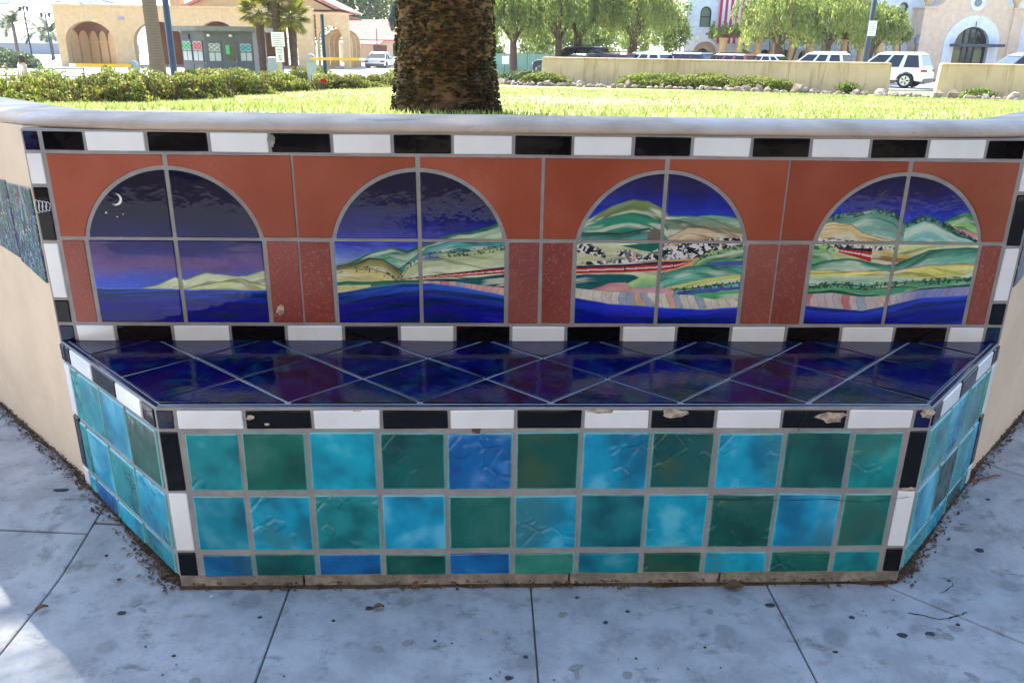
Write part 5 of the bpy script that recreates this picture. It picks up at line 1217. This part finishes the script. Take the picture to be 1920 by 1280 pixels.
t = root('sign_post', 'dark street pole carrying a tall white notice sign near the white car', 'sign', (17.8, 38, -.75)); MB().lathe([(.14, 0), (.13, .5), (.1, 7)], 12).build('pole', M_POLE, t, smooth=True); fs_ = Frame((.02, -.14, 0), (1, 0, 0), (0, 0, 1)); fbox(fs_, -.17, .2, 2.68, 3.34, 0, .02, 'notice_plate', M_WHITEP, t)
for k in range(7): fbox(fs_, -.12, .15, 2.74+.08*k, 2.77+.08*k, .019, .023, 'printed_line', M_GREYTXT, t)
t = root('lantern_post', 'slim dark lantern post by the pale building next to the portal', 'lamp post', (30.2, 58, -.72)); MB().lathe([(.07, 0), (.05, .4), (.045, 2.4)], 8).build('pole', M_POLE, t); MB().lathe([(.05, 0), (.16, .1), (.2, .5), (.05, .7)], 8, (0, 0, 2.4)).build('lantern', M_GLASSB, t)
# blade-leaved plant with red flowers between hedge and barrier
t = root('spiky_plant', 'spiky green plant with red flowers behind the hedge by the lamp post', 'plant', (-9.55, 21, -.75)); m = MB()
for k in range(46):
    a = random.uniform(0, 6.28); e = random.uniform(.5, 1.35); l_ = random.uniform(.6, .95); d = Vector((math.cos(a)*math.cos(e), math.sin(a)*math.cos(e), math.sin(e))); u = Vector((-math.sin(a), math.cos(a), 0))*.045; b0 = Vector((random.gauss(0, .3), random.gauss(0, .2), .45)); m.add([b0-u, b0+u, b0+d*l_*.6+u, b0+d*l_, b0+d*l_*.6-u], [(0, 1, 2, 3, 4)])
m.build('blades', M_BRIGHT, t, fix=False); P = rng.normal(size=(70, 3))*np.array([.45, .2, .1])+np.array([0, -.2, 1.02]); V, F = leaves(P, .07, 1); mesh_np('blossoms', V, F, M_FLOWER_R, t)
bush('far_hedge', -17.2, 31, -.9, 1.2, .6, 1.3, 'pale flowering bush in front of the arcade corner', 'bush', None, 3000, .06, M_BRIGHT, 201, 30, 0, .3, False)
bush('far_hedge', -36, 62, -.9, 3.2, 1, 1.6, 'dark green clipped hedge below the hazy hill', 'hedge', None, 5000, .11, M_DARKLEAF, 205, 0, 0, .15, False)
bush('far_hedge', -12.5, 36, -.9, 1.8, .6, 1.25, 'low green hedge between palm trunk and booth', 'hedge', None, 4000, .07, M_HEDGE, 209, 0, 0, .2, False)
bush('far_hedge', -8.8, 40, -.9, 1.6, .6, 1.25, 'low green hedge under the fan palms', 'hedge', None, 4000, .07, M_HEDGE, 212, 0, 0, .2, False)
bush('far_hedge', -3.8, 44, -.9, 2.2, .6, 1.35, 'low green hedge below the lantern post', 'hedge', None, 4000, .07, M_HEDGE, 215, 0, 0, .2, False)
# ================================================================ house, far buildings, hill
t = root('tile_roof_house', 'cream house with pink terracotta tile roof and brown door behind the barrier', 'house', (-13, 95, -.9))
MB().box(-3.6, 4.5, 0, 6, 0, 2.75).build('wall', M_CREAM, t); MB().prism([(2.2, 2.0), (5.4, 2.0), (5.4, 2.75), (3.8, 3.7), (2.2, 2.75)], -.02, 5.9).build('gable_wall', M_CREAM, t)
MB().add([(-4.2, -.5, 2.45), (3.0, -.5, 2.45), (3.6, 3, 4.6), (-4.2, 3, 4.6), (-4.2, -.5, 2.6), (3.0, -.5, 2.6), (3.6, 3, 4.75), (-4.2, 3, 4.75)], [(3, 2, 1, 0), (4, 5, 6, 7), (0, 1, 5, 4), (1, 2, 6, 5), (2, 3, 7, 6), (3, 0, 4, 7)]).build('roof', M_TILE, t)
MB().add([(-3.8, -1.6, 2.05), (1.0, -1.6, 2.05), (1.6, .1, 2.6), (-3.8, .1, 2.6), (-3.8, -1.6, 2.15), (1.0, -1.6, 2.15), (1.6, .1, 2.7), (-3.8, .1, 2.7)], [(3, 2, 1, 0), (4, 5, 6, 7), (0, 1, 5, 4), (1, 2, 6, 5), (2, 3, 7, 6), (3, 0, 4, 7)]).build('porch_roof', M_TILE, t)
for x0, x1, z0, z1, mm_, nm in ((.1, 1.6, .05, 2.0, M_DOOR, 'door'), (-1.9, -1.4, .9, 2.0, M_GLASS, 'window'), (2.3, 2.75, .9, 2.2, M_GLASS, 'window'), (-2.6, -2.2, .9, 1.9, M_DOOR, 'window')): MB().box(x0, x1, -.06, .02, z0, z1).build(nm, mm_, t)
for k in range(6): MB().box(.15+.24*k, .17+.24*k, -.075, -.06, .05, 2.0).build('door_batten', M_TANBR, t.children[4] if False else t)
t = root('long_low_building', 'long low white roofed building below the hazy hill', 'building', (-66, 120, -.9)); MB().box(-14, 14, 0, 8, 0, 1.6).build('wall', M_GREYM, t); MB().prism([(-14.5, 1.6), (14.5, 1.6), (13, 2.6), (-13, 2.6)], -.5, 8.5).build('roof', M_WHITEP, t)
M_HILL = mk_leaf('hill_scrub', C8(60, 78, 56), C8(92, 104, 76), transl=.0)
def hill_z(x, y): return -3+33*math.exp(-((x+285)/95)**2-((y-600)/110)**2)*(.8+.4*float(fbm(np.array(x*.025), np.array(y*.02), 3, 3)))+9*math.exp(-((x+390)/90)**2-((y-560)/110)**2)
nx_, ny_ = 40, 14; vs = []
for j in range(ny_):
    for i in range(nx_):
        x = -620+i*14; y = 420+j*26; vs.append((x, y, hill_z(x, y)))
o = MB().add(vs, [(j*nx_+i, j*nx_+i+1, (j+1)*nx_+i+1, (j+1)*nx_+i) for j in range(ny_-1) for i in range(nx_-1)]).build('hills', M_HILL, smooth=True, fix=False); o['kind'] = 'structure'
hs = random.Random(4)
for k in range(16):
    x = hs.uniform(-330, -240); y = hs.uniform(520, 590); z = hill_z(x, y); t = root('hillside_house', 'tiny pale house on the hazy hillside', 'house', (x, y, z), hs.uniform(-.3, .3), 'houses dotted over the hill'); MB().box(-3, 3, 0, 6, -6, 2.2).build('wall', M_WHITEP, t); MB().prism([(-3.4, 2.2), (3.4, 2.2), (0, 3.4)], -.3, 6.3).build('roof', M_TILE, t)
# ================================================================ pale building with portal
pb = root('pale_building', 'pale stucco building with arched windows and a hanging striped flag', 'building', (14.6, 62, -.75)); X = lambda x: x-14.6; Z = lambda z: z+.75
wn = [(X(16.05), .42, Z(2.74), Z(3.75), .42), (X(30.8), .36, Z(3.3), Z(4.3), .36), (X(26.2), .36, Z(3.3), Z(4.3), .36), (X(24.2), .36, Z(3.3), Z(4.3), .36), (X(41.5), .36, Z(3.3), Z(4.3), .36)]
lo = [(X(16.25), .95, 0, Z(.9), .85)]
for k in range(9): lo.append((X(19.2+1.55*k), .5, 0, Z(.75), .5))
arch_mb(X(14.6), X(44), 0, Z(2.25), lo, 0, .6).build('lower_wall', M_PALE, pb); arch_mb(X(14.6), X(44), Z(2.33), Z(8.5), wn, 0, .6).build('upper_wall', M_PALE, pb)
MB().box(X(14.55), X(44), -.05, .6, Z(2.252), Z(2.328)).build('string_course', M_PALE, pb); MB().box(X(14.62), X(43.9), .9, 1.1, 0, Z(8.4)).build('inner_wall', M_PORTAL, pb); MB().box(X(14.61), X(14.9), .61, 14, 0, Z(8.5)).build('end_wall', M_PALE, pb)
for c, hw, zb, zs, rz in wn:
    w_ = arch_ring(c, hw-.09, zb, zs, rz-.09, .09, .12, .2).build('window', M_DKGREEN, pb); arch_pane(c, hw-.08, zb, zs, rz-.08, .21, .24).build('pane', M_GLASSG, w_); MB().box(c-hw, c+hw, .1, .2, zs-.32, zs-.25).build('sash_bar', M_DKGREEN, w_); MB().box(c-hw-.1, c+hw+.1, -.1, .1, zb-.1, zb).build('sill', M_PALE, w_)
for c, hw, zb, zs, rz in lo[1:]: arch_pane(c, hw, zb, zs, rz, .3, .36).build('door', M_GLASS, pb)
arch_pane(lo[0][0], .5, 0, Z(.8), .45, .86, .89).build('door', M_GLASS, pb)
# flag
M_FR = simple('flag_red', C8(196, 52, 72), .8, .05); M_FW = simple('flag_white', C8(236, 226, 230), .8, .03)
fl = root('striped_flag', 'large red and white striped flag hanging on the pale building', 'flag', (17.0, 61.85, 1.62))
for k in range(13):
    vs = []
    for j in range(9):
        z = j*.72
        for e in (0, .205):
            x = k*.205+e; vs.append((x+.10*z*.1-.04, -.03-.03*math.sin(x*3+z*.6), z))
    MB().add(vs, [(2*j, 2*j+1, 2*j+3, 2*j+2) for j in range(8)]).build('stripe', M_FR if k % 2 == 0 else M_FW, fl, fix=False)
# pergola
pg = root('pergola', 'wooden pergola on stout columns overgrown with vines before the pale building', 'pergola', (16.5, 59.5, -.75))
for k in range(11): MB().lathe([(.32, 0), (.3, .1), (.26, 2.55), (.34, 2.62), (.34, 2.75)], 12, (.35+k*1.27, 0, 0)).build('column', M_TAN, pg, smooth=False)
MB().box(-.6, 13.6, -.12, .12, 2.752, 2.95).build('beam', M_WOOD, pg)
for k in range(22): MB().box(-.4+k*.63, -.28+k*.63, -.6, 2.2, 2.952, 3.1).build('rafter', M_WOOD, pg)
P = rng.normal(size=(9000, 3))*np.array([4.2, .45, .16])+np.array([7.5, 0, 3.12]); P[:, 2] += .25*np.sin(P[:, 0]*1.7); P[:, 0] = np.clip(P[:, 0], -.5, 13.4+rng.normal(0, .2, len(P))); V, F = leaves(P, .13); mesh_np('vine_leaves', V, F, M_BRIGHT, pg)
for k in range(7): MB().tube([(1.6+k*1.9, -.3, 0), (1.5+k*1.9, -.34, 1.1), (1.8+k*1.9, -.3, 2), (1.7+k*1.9, -.2, 2.9)], .05, 6).build('vine_stem', M_BRANCH, pg)
pg2 = root('pergola', 'vine covered wooden pergola end beside the portal and dark glazed car', 'pergola', (38.6, 57, -.75))
for k in range(3): MB().lathe([(.4, 0), (.36, 2.1), (.42, 2.2), (.42, 2.35)], 12, (.6+k*2, 0, 0)).build('column', M_TAN, pg2)
MB().box(-.5, 5.2, -.14, .14, 2.352, 2.65).build('beam', M_WOOD, pg2); P = rng.normal(size=(3500, 3))*np.array([1.5, .4, .2])+np.array([2.4, 0, 2.95]); P[:, 0] = np.maximum(P[:, 0], -.5+rng.normal(0, .2, len(P))); V, F = leaves(P, .13); mesh_np('vine_leaves', V, F, M_BRIGHT, pg2)
# portal
po = root('entrance_portal', 'peach stucco entrance portal with white arch surround and dark glass door', 'portal', (35.3, 60.4, -.75)); X = lambda x: x-35.3
MBp = arch_mb(X(32.4), X(38.2), 0, Z(4.2), [(X(35.5), 1.9, 0, Z(1.75), 1.85)], 0, 1.6); MBp.build('front_wall', M_PORTAL, po)
up_ = [(X(32.4), Z(4.202)), (X(38.2), Z(4.202)), (X(38.1), Z(4.35)), (X(37.7), Z(4.55)), (X(37.4), Z(5.0)), (X(37.0), Z(5.5)), (X(36.2), Z(6.0)), (X(35.4), Z(6.2)), (X(34.5), Z(6.0)), (X(33.6), Z(5.5)), (X(33.2), Z(5.0)), (X(32.9), Z(4.55)), (X(32.5), Z(4.35))]
MB().prism(up_, 0, 1.5).build('gable', M_PORTAL, po)
for a, b in ((31.55, 32.4), (38.2, 39.0)):
    MB().box(X(a), X(b), -.12, 1.7, 0, Z(4.2)).build('pilaster', M_PORTAL, po); MB().box(X(a)-.1, X(b)+.1, -.22, 1.8, Z(4.202), Z(4.32)).build('cornice', M_PORTAL, po); MB().lathe([(.2, 0), (.12, .15), (.3, .5), (.32, .8), (.15, 1.1), (.02, 1.3)], 10, ((X(a)+X(b))/2, .5, Z(4.322))).build('urn', M_TAN, po, smooth=True)
arch_ring(X(35.5), 1.3, 0, Z(1.7), 1.3, .78, -.06, .5).build('arch_surround', M_PALE, po)
dr = arch_pane(X(35.5), 1.3, 0, Z(1.7), 1.3, .35, .4).build('door', M_GLASS, po)
arch_ring(X(35.5), 1.18, 0, Z(1.7), 1.18, .12, .28, .345).build('door_frame', M_DKGREEN, dr)
for x in (-.45, .45, 0): MB().box(X(35.5)+x-.05, X(35.5)+x+.05, .28, .345, 0, Z(2.85)).build('mullion', M_DKGREEN, dr)
M_REFL = mk_glass('reflective_pane', C8(92, 100, 70), .12)
for x in (-.8, .42): MB().box(X(35.5)+x-.3 if x < 0 else X(35.5)+x+.06, X(35.5)+x+.3 if x < 0 else X(35.5)+x+.7, .33, .349, .15, Z(1.4)).build('pane', M_REFL, dr)
MB().box(X(33.9), X(37.3), -1.3, .2, Z(1.62), Z(1.82)).build('canopy', M_GLASSB if False else M_POLE, po); MB().tube([(X(35.0), -1.2, Z(1.82)), (X(35.6), .0, Z(3.4))], .03, 6).build('stay_rod', M_POLE, po)
rw = MB().tube([(X(35.4), -.07, Z(4.62)), (X(35.4), .02, Z(4.62))], .55, 24).build('round_window', M_PALE, po); MB().tube([(X(35.4), -.1, Z(4.62)), (X(35.4), -.072, Z(4.62))], .27, 20).build('pane', M_GLASSB, rw)
MB().box(10, 60, 57.0, 57.3, -.72, -.58).build('kerb', M_REDK)['kind'] = 'structure'
# screen fence
t = root('screen_fence', 'pale green screened fence behind the pepper trees', 'fence', (4.5, 58, -.75))
for k in range(7): MB().box(-5+k*1.6, -5+k*1.6+1.56, 0, .03, .05, 1.5).build('screen_panel', M_FENCE, t)
for k in range(8): MB().lathe([(.035, 0), (.035, 1.58)], 6, (-5.02+k*1.6, .06, 0)).build('post', M_POLE, t)
for k, x in enumerate((-3.6, .8)): MB().box(x, x+.5, -.02, -.004, .8, 1.35).build('notice', M_WHITEP, t)

# ================================================================ parked cars
def mk_paintcar(name, c):
    g = G(name, .3, .5); g.col(c); g.set('Coat Weight', .6); g.set('Coat Roughness', .05); return g.m
CP = {k: mk_paintcar('car_'+k, c) for k, c in dict(white=C8(226, 228, 230), silver=C8(150, 158, 172), black=C8(24, 26, 30), darkred=C8(92, 22, 28), pink=C8(176, 72, 76), navy=C8(38, 48, 66), grey=C8(96, 100, 106)).items()}
M_RIM = simple('rim_alloy', C8(190, 192, 196), .3, .05, 5, .7); M_TAIL = simple('tail_light', C8(150, 16, 22), .25); M_CLAD = simple('grey_cladding', C8(96, 92, 86), .6); M_CHROME = simple('chrome', C8(206, 208, 212), .15, .03, 5, .9)
def car(label, col, x, y, z, rz, Ln=4.7, W=1.86, H=1.7, kind='suv'):
    t = root('parked_car', label, 'car', (x, y, z), rz, 'cars in the parking lot'); h = Ln/2; w_ = W/2; wr = .36*H/1.75+.02; bz = .26; belt = H*.60
    xr, xf = -h*.62, h*.60
    def arch_cut(cx): return [(cx+(wr+.07)*math.cos(a), wr+(wr+.07)*math.sin(a)) for a in np.linspace(math.pi, 0, 9)]
    nose = H*.56; tail = belt
    P = [(-h+.1, bz+.1)]+arch_cut(xr)+arch_cut(xf)+[(h-.12, bz), (h, bz+.25), (h-.05, nose-.12), (h-.35, nose), (h*.30, belt), (-h+.12, belt), (-h+.02, belt-.2), (-h, bz+.35)]
    P = [(max(-h, min(h, a)), max(bz, b)) for a, b in P]
    m = MB(); n = len(P); ys = [(-w_+.1, .94), (-w_, 1), (w_, 1), (w_-.1, .94)]
    m.prism(P, -w_, w_); b = m.build('body', CP[col], t, bevel=.06, smooth=False)
    zc = belt-.01; rb, rf = (-h+.14, -h+.42) if kind == 'suv' else (-h+.5, -h+1.25); fb, ff = h*.36, h*.02
    B0 = [(rb, -w_+.05), (fb, -w_+.05), (fb, w_-.05), (rb, w_-.05)]; T0 = [(rf, -w_+.24), (ff, -w_+.24), (ff, w_-.24), (rf, w_-.24)]; zt = H-.07
    g_ = MB().add([(a, c, zc) for a, c in B0]+[(a, c, zt) for a, c in T0], [(0, 1, 5, 4), (1, 2, 6, 5), (2, 3, 7, 6), (3, 0, 4, 7), (4, 5, 6, 7), (3, 2, 1, 0)]).build('windows', M_GLASS, t)
    MB().add([(rf-.08, -w_+.2, zt-.04), (ff+.1, -w_+.2, zt-.04), (ff+.1, w_-.2, zt-.04), (rf-.08, w_-.2, zt-.04), (rf+.1, -w_+.32, H), (ff-.15, -w_+.32, H), (ff-.15, w_-.32, H), (rf+.1, w_-.32, H)], [(3, 2, 1, 0), (4, 5, 6, 7), (0, 1, 5, 4), (1, 2, 6, 5), (2, 3, 7, 6), (3, 0, 4, 7)]).build('roof', CP[col], t, bevel=.03)
    def on(s_, f, k):  # point on the glasshouse side, f along the belt, k up
        xb = rb+(fb-rb)*f; xt = rf+(ff-rf)*f; return Vector((xb+(xt-xb)*k, s_*((w_-.05)+((w_-.24)-(w_-.05))*k+.012), zc+(zt-zc)*k))
    for s_ in (-1, 1):
        for f, wd in ((.0, .13), (.34 if kind == 'suv' else .3, .07), (.63, .05), (1.0, .10)):
            a0, a1 = max(0, f-wd/2), min(1, f+wd/2); m = MB(); q = [on(s_, a0, 0), on(s_, a1, 0), on(s_, a1, 1), on(s_, a0, 1)]; inn = Vector((0, -s_*.04, 0)); m.add(q+[v+inn for v in q], [(0, 1, 2, 3), (7, 6, 5, 4), (0, 4, 5, 1), (1, 5, 6, 2), (2, 6, 7, 3), (3, 7, 4, 0)]); m.build('pillar', CP[col], t)
        for cx in (xr, xf):
            wl = root('tmp', '', ''); 
            del wl['label']; del wl['category']; bpy.data.objects.remove(wl)
            wh = MB().tube([(cx, s_*(w_-.22), wr), (cx, s_*(w_+.005), wr)], wr, 20).build('wheel', M_BLK, t, bevel=.03); MB().tube([(cx, s_*(w_+.0), wr), (cx, s_*(w_+.012), wr)], wr*.66, 16).build('rim', M_RIM, wh)
            for k in range(5): a = k*1.2566; MB().tube([(cx+.08*math.cos(a+.6), s_*(w_+.018), wr+.08*math.sin(a+.6)), (cx+wr*.55*math.cos(a+.6), s_*(w_+.018), wr+wr*.55*math.sin(a+.6))], .035, 5).build('rim_gap', M_BLK, wh)
        MB().box(-h-.012, -h+.25, s_*(w_+.006) if s_ < 0 else w_-.35, -w_+.35 if s_ < 0 else w_+.006, belt-.24, belt-.12).build('tail_light', M_TAIL, t); MB().box(h-.22, h+.004, min(s_*(w_-.02), s_*(w_-.4)), max(s_*(w_-.02), s_*(w_-.4)), nose-.28, nose-.14).build('headlight', M_LAMP, t)
        MB().tube([on(s_, .0, -.02), on(s_, 1, -.02)], .015, 5).build('window_trim', M_CHROME, t)
        if kind == 'suv': MB().tube([(rf+.15, s_*(w_-.36), H+.05), (ff-.25, s_*(w_-.36), H+.05)], .022, 5).build('roof_rail', M_CHROME if col in ('white', 'silver') else M_BLK, t)
        MB().box(fb-.25, fb-.08, min(s_*w_, s_*(w_+.18)), max(s_*w_, s_*(w_+.18)), belt, belt+.16).build('mirror', CP[col], t, bevel=.03)
        MB().box(xr+wr+.12, xf-wr-.12, min(s_*(w_-.03), s_*(w_+.012)), max(s_*(w_-.03), s_*(w_+.012)), bz-.02, bz+.12).build('sill', M_CLAD, t)
    MB().box(-h-.03, -h+.2, -w_+.04, w_-.04, bz+.02, bz+.26).build('rear_bumper', M_CLAD, t, bevel=.03); MB().box(-h-.012, -h+.05, -.27, .27, belt-.34, belt-.22).build('number_plate', M_WHITEP, t)
    q = [(rb, zc), (rf, zt)]; m = MB(); m.add([(rb-.012, -w_+.05, zc), (rb-.012, w_-.05, zc), (rb+.02, w_-.07, zc+.1), (rb+.02, -w_+.07, zc+.1)], [(0, 1, 2, 3)]); m.build('tailgate_edge', CP[col], t)
    return t
HD = R(139)
car('big white parked sport utility vehicle seen in the gap between the garden walls', 'white', 23.1, 47.6, -.72, HD, 5.4, 2.06, 1.9)
car('white parked car behind the garden wall in front of the sign pole', 'white', 18.9, 47.6, -.60, HD, 4.7, 1.9, 1.74)
car('white low car between the reddish car and the pepper tree trunk', 'white', 16.0, 47.8, -.60, HD, 4.6, 1.85, 1.6, 'sedan')
car('faded red car parked below the striped flag', 'pink', 13.5, 47.6, -.60, HD, 4.5, 1.85, 1.62)
car('dark grey car at the corner of the pale building', 'navy', 11.0, 47.6, -.60, HD, 4.6, 1.85, 1.66)
car('white car parked next to the dark red one', 'white', 8.6, 47.6, -.60, HD, 4.5, 1.82, 1.62)
car('dark red car behind the wall beside the black cars', 'darkred', 6.8, 47.8, -.60, HD, 4.5, 1.82, 1.58)
car('black low car in front of the tall black vehicle', 'black', 5.0, 46.4, -.60, HD, 4.6, 1.84, 1.52, 'sedan')
car('tall black vehicle parked nearest the slender pepper trunk', 'black', 5.2, 51.2, -.60, HD, 4.9, 1.95, 1.9)
car('silver parked vehicle with dark windows behind the short garden wall', 'silver', 27.2, 41.4, -.62, R(172), 4.9, 1.95, 1.86)
car('small white car behind the barrier arm by the arcade end bay', 'white', -9.6, 75, -.9, R(80), 4.4, 1.8, 1.5, 'sedan')
# ================================================================ woman by the far road
M_SKIN = simple('skin', C8(206, 160, 136), .6); M_DRESS = simple('white_dress', C8(232, 228, 224), .8); M_HAIR = simple('dark_brown_hair', C8(58, 36, 26), .6)
pe = root('person', 'person with long dark hair, bare shoulders and white dress beyond the hedge', 'person', (-17.9, 31, -.92), 2.6)
bm = bmesh.new(); J = {'pelvis': (0, 0, .9), 'chest': (0, 0, 1.25), 'neck': (0, 0, 1.42), 'head': (0, .01, 1.52), 'top': (0, .01, 1.62), 'sl': (-.17, 0, 1.36), 'el': (-.23, .02, 1.1), 'hl': (-.2, .12, .88), 'sr': (.17, 0, 1.36), 'er': (.23, .02, 1.1), 'hr': (.22, .1, .86), 'kl': (-.1, .02, .48), 'fl': (-.1, 0, .06), 'kr': (.1, .05, .48), 'fr': (.1, 0, .06), 'tl': (-.1, .14, .03), 'tr': (.1, .14, .03)}
rr_ = dict(pelvis=.15, chest=.13, neck=.05, head=.085, top=.06, sl=.055, el=.042, hl=.03, sr=.055, er=.042, hr=.03, kl=.06, fl=.04, kr=.06, fr=.04, tl=.03, tr=.03)
idx = {k: bm.verts.new(v) for k, v in J.items()}
for a, b in (('pelvis', 'chest'), ('chest', 'neck'), ('neck', 'head'), ('head', 'top'), ('chest', 'sl'), ('sl', 'el'), ('el', 'hl'), ('chest', 'sr'), ('sr', 'er'), ('er', 'hr'), ('pelvis', 'kl'), ('kl', 'fl'), ('fl', 'tl'), ('pelvis', 'kr'), ('kr', 'fr'), ('fr', 'tr')): bm.edges.new((idx[a], idx[b]))
bd = bmesh_obj(bm, 'body', M_SKIN, pe); bd.modifiers.new('skin', 'SKIN'); sb_ = bd.modifiers.new('sub', 'SUBSURF'); sb_.levels = 1; sb_.render_levels = 1
for k, v in zip(J, bd.data.skin_vertices[0].data): v.radius = (rr_[k], rr_[k]*.8); v.use_root = (k == 'pelvis')
MB().lathe([(.30, .35), (.24, .7), (.165, .92), (.15, 1.05), (.165, 1.24), (.15, 1.3)], 14).build('dress', M_DRESS, pe, smooth=True); MB().lathe([(.02, 1.66), (.09, 1.63), (.115, 1.55), (.11, 1.42), (.10, 1.22), (.05, 1.14)], 12, (0, -.03, 0)).build('hair', M_HAIR, pe, smooth=True)
# rail fence by the far road
t = root('rail_fence', 'low metal rail fence behind the hedge by the person', 'fence', (-21, 34, -.9))
for z in (.75, 1.05): MB().tube([(-5, 0, z), (4, 0, z)], .025, 6).build('rail', M_POLE, t)
for k in range(6): MB().lathe([(.03, 0), (.03, 1.1)], 6, (-5+k*1.8, 0, 0)).build('post', M_POLE, t)

# ================================================================ the other side of the street, mirrored in the glazes
ST = 'street trees across from the bench'
for i, (x, y, h, rx_, lab) in enumerate([(-5.2, -7.4, 8.5, 3.6, 'broad leafy street tree across from the bench near the stained mural side'), (1.2, -9.2, 9, 4.0, 'broad leafy street tree straight across from the bench'), (6.8, -7.8, 8.5, 3.8, 'broad leafy street tree across from the cracked bench corner')]):
    crown_tree('street_tree', lab, 'tree', x, y, -.13, h, rx_, rx_, 2.6, 9000, .2, M_DARKLEAF, .24, 300+i, ST, 0, 6, 0, h-2.4)
t = root('street_building', 'low tan stucco building across the street from the bench', 'building', (0, -24, -.15))
arch_mb(-26, 26, 0, 6, [(-20+8*k, 1.6, .8, 2.6, .0001) for k in range(6)], 0, 8).build('wall', M_TAN, t); MB().box(-26.4, 26.4, -.4, 8.4, 6.002, 6.4).build('roof', M_TILE, t)
for k in range(6): MB().box(-21.6+8*k, -18.4+8*k, 7.7, 7.8, .8, 2.6).build('window', M_GLASS, t)

for i, (x, y, h, rx_, lab) in enumerate([(-1, 72, 5.2, 2.6, 'pale green tree filling the gap beside the big trunk above the fence'), (4.5, 75, 5.5, 3.2, 'pale green tree behind the screen fence and slender trunks'), (9.5, 76, 5.5, 3.2, 'pale green tree behind the tall black vehicle'), (14, 80, 6, 3, 'pale green tree beyond the corner of the pale building')]):
    crown_tree('background_tree', lab, 'tree', x, y, -.8, h, rx_, rx_, 2.3, 6000, .17, M_BRIGHT, .16, 400+i, 'pale trees behind the parking lot', 0, 5, 0, h-2.6)
# ================================================================ sea haze in the air
hz = MB().box(-3100, 3100, -300, 4600, -5, 46).build('haze', bpy.data.materials.new('haze_air')); hz['kind'] = 'stuff'; tag(hz, 'thin pale sea haze in the air over the whole place', 'haze')
hm = hz.data.materials[0]; hm.use_nodes = True; ht = hm.node_tree; ht.nodes.clear()
pv = ht.nodes.new('ShaderNodeVolumePrincipled'); pv.inputs['Color'].default_value = (.93, .96, 1, 1); pv.inputs['Density'].default_value = .0003; pv.inputs['Anisotropy'].default_value = .3
ht.links.new(pv.outputs[0], ht.nodes.new('ShaderNodeOutputMaterial').inputs['Volume'])
